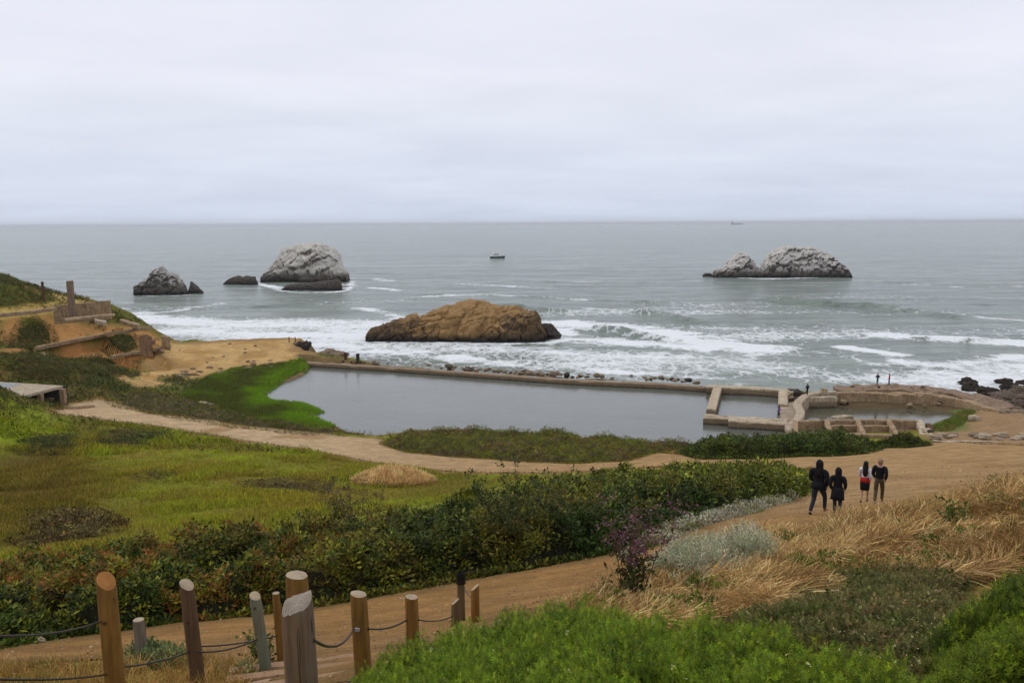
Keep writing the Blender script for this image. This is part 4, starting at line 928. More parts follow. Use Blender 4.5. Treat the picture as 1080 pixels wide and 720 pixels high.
# plants with stems of their own
def stems_plant(name, base, n, h, spread, leafT, leafcols, lsc, flower=None, label='', seed=5, stem_col=(.16, .08, .06), fcol=(.2, .06, .12), per=16, lean=.35, flf=.55):
    r = np.random.default_rng(seed); root = empty(name, base); SV, SF, LV, FV = [], [], [], []
    pts_leaf, pts_fl = [], []; k = 0
    for i in range(n):
        a = r.uniform(0, 6.28); l = r.uniform(.1, 1) * lean; hh = h * r.uniform(.65, 1.1); b0 = np.array([math.cos(a), math.sin(a), 0]) * spread * r.uniform(0, .5)
        prev = None
        for j in range(7):
            t = j / 6; c = b0 + np.array([math.cos(a) * l * hh * t ** 1.4, math.sin(a) * l * hh * t ** 1.4, hh * t]); w = .009 * (1 - .7 * t)
            ring = [c + np.array([math.cos(q) * w, math.sin(q) * w, 0]) for q in (0, 2.09, 4.19)]; SV += ring
            if j:
                for q in range(3): SF.append([k - 3 + q, k - 3 + (q + 1) % 3, k + (q + 1) % 3, k + q])
            k += 3
            for m in range(per // 6 + 1):
                o = c + r.normal(0, .03 + .05 * t, 3) * np.array([1, 1, .8])
                (pts_fl if (flower and t > flf and r.random() < .6) else pts_leaf).append(o)
    mesh_obj('stems', np.array(SV), np.array(SF), M_under, root, np.tile(np.array(stem_col), (len(SV), 1)))
    L = np.array(pts_leaf); N = len(L); b = scatter(leafT[0], leafT[1], L, rnd(N, 0, 6.28), RNG.normal(0, .5, N), RNG.normal(0, .5, N), lsc * rnd(N, .6, 1.2), palette(L[:, 0] * 5, L[:, 1] * 5, leafcols, 1, seed), leafT[2])
    mesh_obj('leaves', b[0], b[1], M_leaf, root, b[2])
    if pts_fl:
        L = np.array(pts_fl); N = len(L); b = scatter(flower[0], flower[1], L, rnd(N, 0, 6.28), RNG.normal(0, .5, N), RNG.normal(0, .5, N), rnd(N, .7, 1.3), np.tile(np.array(fcol), (N, 1)) * np.exp(RNG.normal(0, .3, N))[:, None], flower[2])
        o_ = mesh_obj('flowers', b[0], b[1], M_leaf, root, b[2])
        if N > 100: o_['kind'] = 'stuff'
    return tag(root, label, 'plant')
small = t_cluster(4, .05, .03, 40, .5); tiny = t_cluster(5, .03, .025, 41, .8)
b = G(655, 640); b[2] = float(gz(b[0], b[1]))
def gb(px, py): p = G(px, py); p[2] = float(gz(p[0], p[1])) - .02; return p
stems_plant('purple_flowered_plant', gb(666, 640), 9, 1.3, .35, small, [(.05,.075,.03),(.08,.06,.04),(.09,.09,.04)], 1.35, t_cluster(5, .04, .035, 41, .8), 'tall purple-flowered plant with reddish stems at the left tip of the dry grass bank', 5, per=66, lean=.38, fcol=(.17, .075, .19), flf=.5)
stems_plant('leafy_weed', gb(632, 638), 5, .42, .2, small, [(.05,.08,.03),(.07,.06,.03)], .9, None, 'small dark leafy weed left of the tall purple-flowered plant', 6, per=10)
stems_plant('leafy_weed', gb(281, 700), 9, .42, .25, small, [(.05,.09,.03),(.08,.13,.04),(.10,.14,.05)], 1.3, None, 'green leafy weed growing right beside the leaning green-grey post', 7, per=14, stem_col=(.08, .1, .04))
stems_plant('leafy_weed', gb(1052, 521), 9, .62, .35, small, [(.07,.12,.03),(.09,.15,.04)], 1.8, None, 'tall green weed on top of the dry grass at the right edge of the picture', 8, per=12, stem_col=(.08, .1, .04), lean=.6)
stems_plant('leafy_weed', gb(1005, 560), 8, .45, .3, small, [(.07,.12,.03),(.10,.14,.04)], 1.5, None, 'green weed in the middle of the dry grass, left of the tallest weed', 9, per=12, stem_col=(.08, .1, .04))
stems_plant('leafy_weed', gb(832, 578), 8, .36, .3, small, [(.09,.13,.03),(.12,.15,.04)], 1.5, None, 'yellow-green weed in the dry grass below the walking people, right of the sage', 10, per=12, stem_col=(.1, .12, .04))
p = G(372, 552, .9); stems_plant('twiggy_bush', (p[0], p[1], float(gz(p[0], p[1]))), 34, 2.5, 1.6, small, [(.075,.08,.05),(.09,.07,.055),(.18,.10,.03),(.07,.09,.03)], 2.0, t_cluster(5, .07, .06, 42, .7), 'tall twiggy bush with greyish purple tips standing out of the bramble thicket', 11, per=26, fcol=(.085, .06, .06), lean=.4)
p = G(545, 560, .9); stems_plant('twiggy_bush', (p[0], p[1], float(gz(p[0], p[1]))), 36, 2.5, 1.9, small, [(.035,.055,.02),(.055,.075,.03)], 2.2, None, 'tall dark green bush with upright twigs in the middle of the bramble thicket', 12, per=30, lean=.45, stem_col=(.06, .05, .04))
P = GP([(128,705),(150,708),(180,704),(192,695),(175,688),(150,687),(132,694)])
lv, cr = thicket('s', P, 520, .2, CLs, [(.12,.17,.11),(.09,.14,.08),(.16,.2,.14)], .75, (.04,.05,.03), 72, edge=.3, lump=.4, step=.08, far_scale=False)
as_plant('silvery_rosette_plant', lv, cr, 'low grey-green leafy clump growing at the foot of the short grey stump', 'plant')
P = GP([(255,712),(262,718),(272,716),(274,706),(262,702)])
lv, cr = thicket('s', P, 160, .12, CLs, [(.2,.24,.17),(.16,.2,.12)], .6, (.06,.06,.04), 73, edge=.15, lump=.3, step=.06, far_scale=False)
as_plant('silvery_rosette_plant', lv, cr, 'tiny pale leafy clump at the foot of the leaning green-grey post', 'plant')
# straw on the slope around the left posts
def straw():
    poly = np.vstack([GP([(-80,712),(0,706),(90,702),(140,697),(215,694),(252,702),(262,716)]), np.array([[-2.6, 5.5], [-3.2, 2.5], [-14, 3], [-16, 10]])])
    P = sample(poly, 16000, .1); x, y = P.T; n = len(x)
    T = GRS
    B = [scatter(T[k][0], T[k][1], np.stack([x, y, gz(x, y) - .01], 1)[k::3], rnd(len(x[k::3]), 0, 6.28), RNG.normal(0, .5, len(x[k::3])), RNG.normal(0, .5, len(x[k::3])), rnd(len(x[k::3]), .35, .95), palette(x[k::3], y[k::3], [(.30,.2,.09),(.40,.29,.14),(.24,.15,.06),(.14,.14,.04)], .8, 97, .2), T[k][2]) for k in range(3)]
    as_stuff('straw_grass', B, 'short dry straw-coloured grass around the feet of the left posts', 'dry grass', M_grass)
straw()
# tufts fraying the path edges
def fray():
    L = np.vstack([PATH, PATH[:1]]); seg = []; 
    for i in range(len(L) - 1):
        d = np.linalg.norm(L[i + 1] - L[i]); m = (L[i] + L[i + 1]) / 2; k = int(d * 34 * min(1, (25 / max(np.linalg.norm(m), 1)) ** .8)); t = rnd(max(k, 1)); seg.append(L[i] + (L[i + 1] - L[i]) * t[:, None])
    P = np.concatenate(seg) + RNG.normal(0, .28, (sum(map(len, seg)), 2)); x, y = P.T; m = (y > 9) & (fbm(x / 1.5, y / 1.5, oct=3, seed=98) > -.15); x, y = x[m], y[m]
    c = gcol(x, y) * .5 + np.array([.10, .095, .03]) * .5
    B = [scatter(GRW[0][0], GRW[0][1], np.stack([x, y, gz(x, y)], 1), rnd(len(x), 0, 6.28), RNG.normal(0, .4, len(x)), RNG.normal(0, .4, len(x)), .5 * (np.hypot(x, y) / 25) ** .7 * rnd(len(x), .5, 1.2), c * np.exp(RNG.normal(0, .3, len(x)))[:, None], GRW[0][2])]
    as_stuff('edge_grass', B, 'sparse weeds and grass tufts fringing the dirt paths', 'grass')
fray()

# low weeds wherever the flats by the pool and the hill foot are green
def flats():
    n = 42000; x = rnd(n, -115, -12); y = rnd(n, 82, 170); c = gcol(x, y); m = (c[:, 1] > c[:, 0] * .78) & (sdist(PATH, x, y) < -.2) & (sdist(POND, x, y) < -.3) & (sdist(LAND, x, y) > .5) & (sdist(MARSH, x, y) < 0)
    m |= (sdist(ORANGE, x, y) > 0) & (rnd(n) < .04); m &= terrace(x, y)[1] < .3; m &= gz(x, y) > 1.7; x, y, c = x[m], y[m], c[m]; T = CLs[0]
    col = c * np.array([.75, .8, .9]) * np.exp(RNG.normal(0, .4, len(x)))[:, None]
    as_stuff('low_weeds', [scatter(T[0], T[1], np.stack([x, y, gz(x, y) + .15 * rnd(len(x))], 1), rnd(len(x), 0, 6.28), RNG.normal(0, .4, len(x)), RNG.normal(0, .4, len(x)), rnd(len(x), 1.5, 4.0), col, T[2])], 'low patchy weeds on the ground between the hill, the pool and the gravel path', 'weeds')
    P = sample(GP([(985,452),(1000,447),(1012,437),(1022,434),(1010,446),(995,454)]), 1500, .8, near=False); x, y = P.T; T = GRW[0]
    as_stuff('basin_grass', [scatter(T[0], T[1], np.stack([x, y, np.maximum(gz(x, y), 1.6)], 1), rnd(len(x), 0, 6.28), RNG.normal(0, .3, len(x)), RNG.normal(0, .3, len(x)), 1.1 * rnd(len(x), .6, 1.3), palette(x, y, [(.11,.16,.03),(.10,.13,.04),(.16,.15,.06)], 2, 88), T[2])], 'small patch of green grass at the right end of the round pool', 'grass')
flats()
# loose gravel on the near part of the path
def gravel():
    P = sample(PATH, 5200, -.1); x, y = P.T; m = y < 60; x, y = x[m], y[m]
    bm = bmesh.new(); bmesh.ops.create_icosphere(bm, subdivisions=1, radius=1); v = np.array([q.co[:] for q in bm.verts]); fs = np.array([[q.index for q in f.verts] for f in bm.faces]); bm.free()
    v = v * np.array([1, .8, .6]) * (1 + .2 * RNG.normal(size=(len(v), 1))); sc = .010 * np.exp(RNG.normal(0, .5, len(x))) * (np.hypot(x, y) / 15) ** .6
    col = palette(x, y, [(.30,.21,.15),(.38,.28,.22),(.20,.13,.09),(.42,.34,.3)], 1, 89)
    b = scatter(v, fs, np.stack([x, y, gz(x, y) + .052], 1), rnd(len(x), 0, 6.28), rnd(len(x)), rnd(len(x)), sc, col, None)
    tag(mesh_obj('gravel', b[0], b[1], M_under, cols=b[2]), 'loose small gravel scattered over the dirt path', 'gravel', kind='stuff')
gravel()

# ------------------------------------------------------------------ concrete ruins
def resample(pts, step):
    P = np.asarray(pts, float); out = [P[0]]
    for a, b in zip(P[:-1], P[1:]):
        n = max(1, int(np.linalg.norm(b - a) / step)); out += [a + (b - a) * (k + 1) / n for k in range(n)]
    return np.array(out)
def wall_mesh(name, pts, width, depth, mat, parent=None, step=.6, rough=.07, seed=1, bottom=None, curve=False, smooth_top=False):
    """worn wall: pts = centre line of its top (x, y, z)"""
    P = smooth_line(pts, step) if curve else resample(pts, step)
    n = len(P); T = np.gradient(P[:, :2], axis=0) if n > 2 else np.repeat((P[1:, :2] - P[:1, :2]), 2, 0); T /= np.linalg.norm(T, axis=1)[:, None] + 1e-9
    Nn = np.stack([T[:, 1], -T[:, 0]], 1); w = np.broadcast_to(np.asarray(width, float), (n,)) / 2
    zb = np.full(n, bottom) if bottom is not None else P[:, 2] - depth
    prof = [(-1, 0, 'b'), (-1, .5, 'm'), (-1, 1, 'e'), (-.86, 1, 't'), (-.3, 1, 't'), (.3, 1, 't'), (.86, 1, 't'), (1, 1, 'e'), (1, .5, 'm'), (1, 0, 'b')]
    V = []; r = np.random.default_rng(seed); k = len(prof)
    for q, (u, v, tp) in enumerate(prof):
        X = P[:, 0] + Nn[:, 0] * u * w; Y = P[:, 1] + Nn[:, 1] * u * w; Z = zb + (P[:, 2] - zb) * v - (.09 * (w > .3) + .02 if tp == 'e' else 0)
        a = fbm(X / 1.3, Y / 1.3, Z / 1.3, 3, seed) * rough; b = fbm(X / 1.1 + 7, Y / 1.1, Z, 3, seed + 1) * rough * 1.3
        if tp != 'b': X = X + Nn[:, 0] * a; Y = Y + Nn[:, 1] * a; Z = Z + b - (np.maximum(0, fbm(X / .8, Y / .8, oct=2, seed=seed + 3) - .2) * rough * 4 if tp in 'et' else 0)
        V.append(np.stack([X, Y, Z], 1))
    V = np.stack(V, 1).reshape(-1, 3)
    F_ = [[i * k + j, i * k + j + 1, (i + 1) * k + j + 1, (i + 1) * k + j] for i in range(n - 1) for j in range(k - 1)]
    F_.append(list(range(k))); F_.append([(n - 1) * k + j for j in range(k)][::-1])
    if parent is not None: V = local(V, parent)
    o = mesh_obj(name, V, F_, mat, parent); bm = bmesh.new(); bm.from_mesh(o.data); bmesh.ops.recalc_face_normals(bm, faces=bm.faces[:]); bm.to_mesh(o.data); bm.free()
    return o
def rock_mesh(name, c, size, mat, seed, parent=None, rot=0, sub=3, amp=.35, flat=.0):
    bm = bmesh.new(); bmesh.ops.create_icosphere(bm, subdivisions=sub, radius=1.0)
    v = np.array([q.co[:] for q in bm.verts]); fs = np.array([[q.index for q in f.verts] for f in bm.faces]); bm.free()
    n = fbm(v[:, 0] * 1.1 + seed * 3.1, v[:, 1] * 1.1, v[:, 2] * 1.1, 4, seed); ng = np.abs(fbm(v[:, 0] * 2.3, v[:, 1] * 2.3 + seed, v[:, 2] * 2.3, 3, seed + 2))
    v = v * (1 + amp * 1.3 * n - amp * .5 * ng)[:, None]
    # faceted like broken stone
    r = np.random.default_rng(seed)
    for _ in range(7):
        d = r.normal(size=3); d /= np.linalg.norm(d); t = v @ d; lim = r.uniform(.6, .85); v = v - np.maximum(t - lim, 0)[:, None] * d * .9
    w1, w2, rid = worley(v[:, 0] * 2.2 + seed, v[:, 1] * 2.2, v[:, 2] * 2.6, seed); v = v * (1 + (rid - .5) * .22 - .12 * np.exp(-((w2 - w1) / .12) ** 2) + .06 * fbm(v[:, 0] * 6, v[:, 1] * 6, v[:, 2] * 6, 3, seed))[:, None]
    v = v * np.asarray(size)[None] / 2; cr, sr = math.cos(rot), math.sin(rot); x, y = v[:, 0] * cr - v[:, 1] * sr, v[:, 0] * sr + v[:, 1] * cr
    V = np.stack([x, y, v[:, 2]], 1) + np.asarray(c)[None]
    if parent is not None: V = local(V, parent)
    return mesh_obj(name, V, fs, mat, parent)

def P3L(lst): return np.array([PZ(*a) for a in lst])
def wall(lst, width, depth, label, cat='wall', name='concrete_wall', mat=None, **kw):
    return tag(wall_mesh(name, P3L(lst), width, depth, mat or M_conc, **kw), label, cat)

# the long sea wall
wall([(316,381,2.35),(330,382,2.35),(400,386,2.35),(500,393,2.35),(600,400,2.35),(700,404.5,2.35),(745,407.5,2.35)], 1.5, 2.4, 'long low sea wall with a flat pale top between the big pool and the surf', seed=1, rough=.1, step=1.0)
wall([(745,406.3,2.75),(790,408,2.75),(822,410,2.75),(838,412,2.75)], 1.5, 2.6, 'straight piece of wall closing the small rectangular pool on its sea side', seed=2)
wall([(757,407,2.72),(750,431,2.72)], 1.25, 2.4, 'narrow wall running towards the viewer on the left side of the small rectangular pool', seed=3)
wall([(826,409.5,2.74),(826,426,2.74)], 1.3, 2.6, 'short pale wall on the right side of the small rectangular pool', seed=4)
wall([(742,438,2.5),(770,439.5,2.5)], 2.3, 2.3, 'left stub of the near wall of the small rectangular pool, ending in open water', seed=5)
wall([(768,440.5,2.62),(800,442,2.62),(830,444,2.62)], 2.7, 2.6, 'broad worn near wall of the small rectangular pool, with rusty streaks on its face', seed=6, rough=.1)
# pad of sand between the small pool and the curved wall
pad = Z2([(822,426),(838,424),(846,436),(838,447),(822,444)], 2.3)
tag(drape('sand_pad', pad, M_path, .4, .0, lambda X, Y, s: np.zeros(X.shape + (3,)) + np.array([.40, .32, .23]), zfn=lambda X, Y: np.full(X.shape, 2.42)), kind='structure')
S_PTS = [(882,412.5,3.45),(866,412.8,3.45),(853,415,3.35),(845,420,3.25),(841,426,3.15),(844,433,3.0),(841,441,2.9),(833,448,2.8),(838,456,2.6)]
wall(S_PTS, 1.15, 2.4, 'pale winding wall curving like an S down to the small rectangular pool', 'wall', 'curving_wall', M_conc_pale, curve=True, seed=7, rough=.06, step=.4)
wall([(850,418.5,3.1),(882,418,3.1)], .7, 2.0, 'straight retaining wall inside the bend of the S-shaped wall', 'wall', 'retaining_wall', seed=8)
w8 = wall([(872,408.8,4.1),(866.5,408.8,4.1)], .8, 1.2, 'small stepped concrete block on top of the bend of the S-shaped wall', 'block', 'concrete_block', M_conc_pale, seed=9, step=.3)
# curved wall with earth on its back
root = empty('curved_sea_wall', PZ(950, 420, 1.6)); tag(root, 'long curved wall with an earthen top around the back of the round pool', 'wall')
face = [(882,414.5,3.1),(900,413.6,3.2),(925,413.2,3.25),(950,413.8,3.25),(975,415,3.2),(1000,417.6,3.05),(1020,422,2.85),(1037,427.5,2.6),(1062,434,2.3)]
wall_mesh('wall_face', P3L(face), 1.0, 2.6, M_conc_hill, root, curve=True, seed=10, rough=.2, step=.7)
bk = [(880,408,3.3),(900,407.8,3.45),(925,407.2,3.55),(950,408,3.5),(975,409.2,3.4),(1000,411.5,3.25),(1022,416,3.0),(1042,422,2.75),(1064,430,2.4)]
wall_mesh('earth_top', P3L(bk), 4.3, 3.0, mat_stone('trampled_earth', (.30,.21,.14), (.22,.15,.095), (.12,.085,.055), .8, .08), root, curve=True, seed=11, rough=.3, step=.6)
# low grid of broken walls
root = empty('broken_wall_grid', PZ(905, 452, 2)); tag(root, 'grid of low broken walls enclosing small dirt-filled basins behind the dark evergreen shrub', 'ruin')
TP = 3.25
for i, (l, w) in enumerate([([(838,443.5,TP),(870,442.5,TP),(905,442,TP),(940,442.2,TP),(967,443,TP)], .62), ([(872,448.3,TP - .15),(905,448,TP - .15),(940,449,TP - .15)], .42), ([(838,456.5,TP - .05),(875,456,TP),(910,457,TP),(962,459,TP)], .62),
                            ([(839,443,TP + .03),(839,457,TP + .03)], .55), ([(872,442.5,TP + .04),(876,456.5,TP + .04)], .6), ([(904.5,442,TP + .04),(911,457,TP + .04)], .55), ([(937,442,TP + .04),(946,457.5,TP + .04)], .55)]):
    wall_mesh('low_wall', P3L(l), w, 1.3, M_conc_hill, root, seed=20 + i, rough=.08, step=.5)
fl = Z2([(872,444),(967,444),(966,458),(874,456)], 2.4)
bm = bmesh.new(); bm.faces.new([bm.verts.new((p[0], p[1], 2.25)) for p in fl]); bmesh.ops.recalc_face_normals(bm, faces=bm.faces[:]); me = bpy.data.meshes.new('dirt_floor'); bm.to_mesh(me); bm.free()
me.materials.append(mat_stone('reddish_dirt', (.26,.17,.11), (.17,.115,.08), (.09,.07,.055), 1.2, .05)); o = bpy.data.objects.new('dirt_floor', me); COL.objects.link(o); o.parent = root; o.matrix_parent_inverse = Matrix.Translation(-root.location)
wall([(969,442,3.1),(972,448,3.0),(975,458,2.95)], .9, 1.8, 'thick broken end wall at the right of the low grid of walls', seed=30, rough=.15)
wall([(979,446,2.95),(983,455,2.8),(981,461,2.7)], .55, 1.6, 'dark rusty stub of wall standing just right of the thick end wall', 'wall', 'rusty_wall_stub', M_rust, seed=31, rough=.12, step=.3)
# gap with dark rubble
def lump(name, px, py, z, size, mat, seed, label, cat='rock', group=None, **kw):
    p = PZ(px, py, z); o = rock_mesh(name, (0, 0, 0), size, mat, seed, **kw); o.location = p
    return tag(o, label, cat, group)
lump('rock', 838, 414.5, 2.3, (3.2, 2.0, 1.3), M_dark_rock, 1, 'dark rubble lump filling the gap between the short pale wall and the S-shaped wall')
lump('rock', 834, 420, 2.3, (1.4, 1.0, .8), M_rubble, 2, 'pale stone block at the foot of the dark rubble lump')
lump('rock', 1027, 441, 2.9, (1.6, 1.3, 1.1), M_conc_pale, 3, 'single pale boulder lying on the bare dirt right of the round pool')
lump('rock', 888, 440, 1.9, (3.8, 1.3, .7), M_conc_pale, 4, 'pale flat stone in the round pool, just behind the low grid of walls')
# rubble along the sea wall
r = np.random.default_rng(3)
GRP = 'rubble stones piled along the sea side of the long wall'
L = resample(P3L([(345,380,2.3),(400,383.5,2.3),(500,390.5,2.3),(600,397,2.3),(650,398,2.3),(738,403,2.3)]), .2)
for i in range(120):
    t = float(np.clip(r.normal([.12, .42, .5, .63, .72, .93][i % 6], .05), 0, 1)) if i % 4 else r.random(); p = L[int(t * (len(L) - 1))]; big = r.random() ** 3
    if t > .55: big *= 1.25
    sz = .45 + .85 * big + (.2 if .35 < t < .8 else 0)
    o = rock_mesh('rubble_stone', (0, 0, 0), (sz * r.uniform(.9, 1.6), sz, sz * r.uniform(.5, .85)), M_rubble if r.random() < .75 else M_dark_rock, 100 + i, rot=r.uniform(0, 6), sub=2)
    o.location = (p[0], p[1] + r.uniform(.0, 2.6), 2.25 + sz * .12 - r.uniform(0, .2)); tag(o, 'grey-brown rubble stone lying among others on the sea side of the long wall', 'stone', GRP)
# dark boulders in the surf at the right
for i, (px, py, s, z, lab) in enumerate([(1020, 402.5, (3.6, 2.2, 1.6), .4, 'leftmost dark boulder in the surf at the right'), (1024, 409, (4.0, 2.4, 2.0), .5, 'wide dark boulder just in front of the leftmost one in the surf'), (1057, 402, (3.4, 1.8, 1.3), .3, 'flat black boulder alone in the white surf near the right edge'),
        (1064, 409, (4.2, 2.2, 1.7), .5, 'rounded grey boulder in the surf below the flat black one'), (1083, 403, (3.5, 2, 1.2), .3, 'low black boulder in the surf, cut by the right edge'), (1045, 416, (5.0, 2.8, 2.4), .7, 'large dark boulder where the curved wall meets the surf'),
        (1062, 419, (4.6, 2.8, 2.2), .8, 'large brown boulder right of the end of the curved wall'), (1076, 413, (4.2, 2.6, 2.6), .9, 'tall brown boulder at the right edge beside the surf'), (1051, 424, (3.6, 2.4, 1.9), 1.1, 'reddish boulder at the foot of the earthen top of the curved wall'),
        (1070, 428, (3.6, 2.6, 2.2), 1.5, 'jumbled brown boulder at the right edge above the dirt'), (1082, 424, (4, 3, 2.6), 1.5, 'brown boulder half out of the picture at the right, above the dirt'), (1035, 411.5, (2.0, 1.4, 1.1), .3, 'small dark boulder between the two groups of surf boulders')]):
    lump('boulder', px, py, z, s, M_dark_rock if i < 6 else mat_stone('brown_boulder_stone', (.20,.15,.11), (.13,.10,.075), (.06,.05,.04), 1.2, .1), 300 + i, lab, 'boulder', sub=5, amp=.55)
for i in range(34):
    px = r.uniform(1058, 1092); py = r.uniform(427, 444); z = 2.2 if py > 432 else 1.9; s = r.uniform(.5, 1.3)
    lump('rubble_stone', px, py, z + .1, (s * 1.4, s, s * .8), M_rubble, 400 + i, 'loose brown rubble stone on the bank at the right edge above the dirt', 'stone', 'loose stones on the bank at the right edge', sub=2)
for i in range(26):
    px = r.uniform(985, 1080); py = 459 + r.uniform(-1.5, 5); s = r.uniform(.4, .8); g_ = G(px, py)
    o = rock_mesh('slab_stone', (0, 0, 0), (s * 2.4, s, s * .6), M_conc_pale if r.random() < .6 else M_rubble, 450 + i, sub=2, rot=r.uniform(-.4, .4)); o.location = (g_[0], g_[1], float(gz(g_[0], g_[1])) + .12)
    tag(o, 'flat pale stone in the row between the bare dirt and the upper path', 'stone', 'flat stones in a row beside the upper path at the right')
# plateau end: rock outcrop, rock heap, stubs
lump('rock_outcrop', 316, 370, 2.6, (5.0, 3.2, 4.6), M_dark_rock, 500, 'dark rock outcrop dropping off the end of the sandy plateau', 'rock', sub=5, amp=.55)
lump('rock_outcrop', 322, 376, 2.2, (6, 2.6, 2.2), M_rubble, 501, 'lower dark ledge of rock at the foot of the plateau outcrop', 'rock', sub=5, amp=.55)
lump('rock_heap', 349, 377, 2.0, (6.6, 3.0, 3.0), M_rubble, 502, 'heap of brown rock at the left end of the long sea wall', 'rock', sub=5, amp=.555)
lump('rock_heap', 336, 379, 2.0, (3.0, 1.6, 1.4), M_conc_pale, 503, 'small pale rock left of the brown heap at the start of the sea wall', 'rock', sub=3)
def square_post(px, py_base, z, w, h, mat, label, name='concrete_stub', cat='post', zg=None, lean=0, capm=None):
    p = PZ(px, py_base, z) if zg is None else zg; root_o = tag(wall_mesh(name, np.array([[p[0] - w / 2, p[1], p[2] + h], [p[0] + w / 2, p[1], p[2] + h]]), w, h + .8, mat, seed=int(px), rough=.03, step=w / 2), label, cat); return root_o
square_post(364.5, 380, 2.2, .5, 1.5, M_rust, 'left one of two short rusty stubs standing on the long sea wall')
square_post(377.5, 381, 2.2, .55, 1.45, M_dark_rock, 'right one of two short stubs standing on the long sea wall, darker and straight')
for i, (px, lab) in enumerate([(305, 'left one of two thin iron stakes on the end of the sandy plateau'), (311.5, 'right one of two thin iron stakes on the end of the sandy plateau')]):
    g_ = G(px, 361); square_post(px, 361, 4, .16, 1.1, M_rust, lab, 'iron_stake', 'stake', zg=np.array([g_[0], g_[1], float(gz(g_[0], g_[1]))]))

# ------------------------------------------------------------------ terraces on the left hill
def hz(px, py, lift=.0, dz=0):
    p = G(px, py, lift); p[2] = float(gz(p[0], p[1])) + lift + dz; return p
def ledge(lst, width, depth, label, lift=.5, name='concrete_ledge', mat=None, cat='ledge', **kw):
    P = np.array([hz(a, b, lift) for a, b in lst]); P[:, 2] = np.maximum(P[:, 2], .2); return tag(wall_mesh(name, P, width, depth, mat or M_conc_hill, **kw), label, cat)
def PDh(px, py, dist):                    # point at a horizontal distance
    d = ray(px, py); return CAM + d * (dist / math.hypot(d[0], d[1]))
def ledge_d(lst, width, depth, label, name='concrete_ledge', mat=None, cat='ledge', **kw):
    return tag(wall_mesh(name, np.array([PDh(*a) for a in lst]), width, depth, mat or M_conc_hill, **kw), label, cat)
d_of = lambda px, py: float(np.hypot(*G(px, py)[:2]))
dd = _dd
ledge_d([(56,322,dd+1),(75,320.5,dd+1),(95,318.5,dd),(116,316.5,dd-1)], .7, 3.2, 'upright grey concrete retaining wall on the crest of the hill, its right end stained rusty', 'concrete_wall', cat='wall', seed=40, rough=.12)
ledge_d([(-12,331.5,dd-8),(30,327.5,dd-6),(58,323.8,dd-3)], 1.0, .6, 'long thin concrete ledge crossing the hilltop from the left edge of the picture', seed=41)
ledge_d([(68,336,dd-5),(95,333,dd-4),(121,330.5,dd-4)], 1.8, .4, 'flat slab jutting out below the retaining wall on the crest', name='concrete_slab', cat='slab', seed=42)
ledge_d([(38,365.5,LD[(38,368)]),(75,358,LD[(75,361)]),(110,351,LD[(110,355)]),(158,343.5,150)], .8, .6, 'long sloping concrete ledge across the middle of the orange bank', seed=43)
ledge_d([(117,375,LD[(117,377)]),(140,371,LD[(140,374)]),(164,366.5,LD[(164,370)]),(178,363,150)], .7, .5, 'lowest concrete ledge, at the foot of the orange bank', seed=44)
ledge_d([(170,353.5,152),(179,354.5,152)], 1.2, 2.4, 'grey block of broken wall at the cliff end of the lowest ledge', name='concrete_block', cat='block', seed=45, step=.5)
ledge_d([(128,336.5,156),(146,341.8,155)], 1.6, .7, 'small tilted slab on the cliff edge right of the retaining wall', name='concrete_slab', cat='slab', seed=46)
ledge_d([(100,336.5,dd-7),(112,338.5,dd-7)], 2.4, .6, 'pale broken slab lying under the jutting flat slab', name='concrete_slab', mat=M_conc_pale, cat='slab', seed=47)
ledge_d([(146,352,151),(160,355,151)], 1.4, 3.4, 'rust-stained lump of wall between the two lower ledges', name='wall_lump', cat='wall', seed=48, rough=.5, mat=mat_stone('rust_earth', (.33,.19,.10), (.24,.15,.09), (.14,.10,.07), 1, .1))
p = PDh(73.5, 296, dd - 1.2); w_ = wall_mesh('concrete_pillar', np.array([[p[0] - .4, p[1], p[2]], [p[0] + .4, p[1], p[2]]]), .85, 6.5, mat_stone('brown_pillar', (.30,.20,.14), (.22,.16,.11), (.12,.1,.08), 1.4, .04), seed=49, rough=.05, step=.4); tag(w_, 'tall narrow reddish brown pillar standing against the retaining wall on the crest', 'pillar')
p = PDh(44.5, 297, 157); g_ = wall_mesh('wooden_stake', np.array([[p[0] - .15, p[1], p[2]], [p[0] + .15, p[1], p[2]]]), .3, 3.0, M_rust, seed=50, rough=.02, step=.2); tag(g_, 'small lone stake on the skyline of the hill left of the pillar', 'stake')
for i, (px, py, s, lab) in enumerate([(100, 340, 1.6, 'broken stone under the jutting slab on the hill'), (155, 361, 2.2, 'stone heap on the orange bank near the cliff edge'), (44, 378, 1.6, 'pale stone at the left end of the long sloping ledge'), (168, 372, 1.5, 'stone at the foot of the lowest ledge, on the sand')]):
    g_ = G(px, py); o = rock_mesh('rock', (0, 0, 0), (s * 1.5, s, s * .8), M_conc_hill, 510 + i, sub=3); o.location = (g_[0], g_[1], float(gz(g_[0], g_[1])) + .3); tag(o, lab, 'rock')
for i in range(30):
    px = r.uniform(190, 290); py = 393 - (px - 190) * .12 + r.uniform(-3, 6); g_ = G(px, py); s = r.uniform(.4, 1.1)
    o = rock_mesh('rubble_stone', (0, 0, 0), (s * 1.7, s, s * .7), M_rubble if i % 2 else M_conc_hill, 530 + i, sub=2); o.location = (g_[0], g_[1], float(gz(g_[0], g_[1])) + .1)
    tag(o, 'brown stone in the rocky line between the sand and the green reeds', 'stone', 'stones in the line between the sand and the reeds')

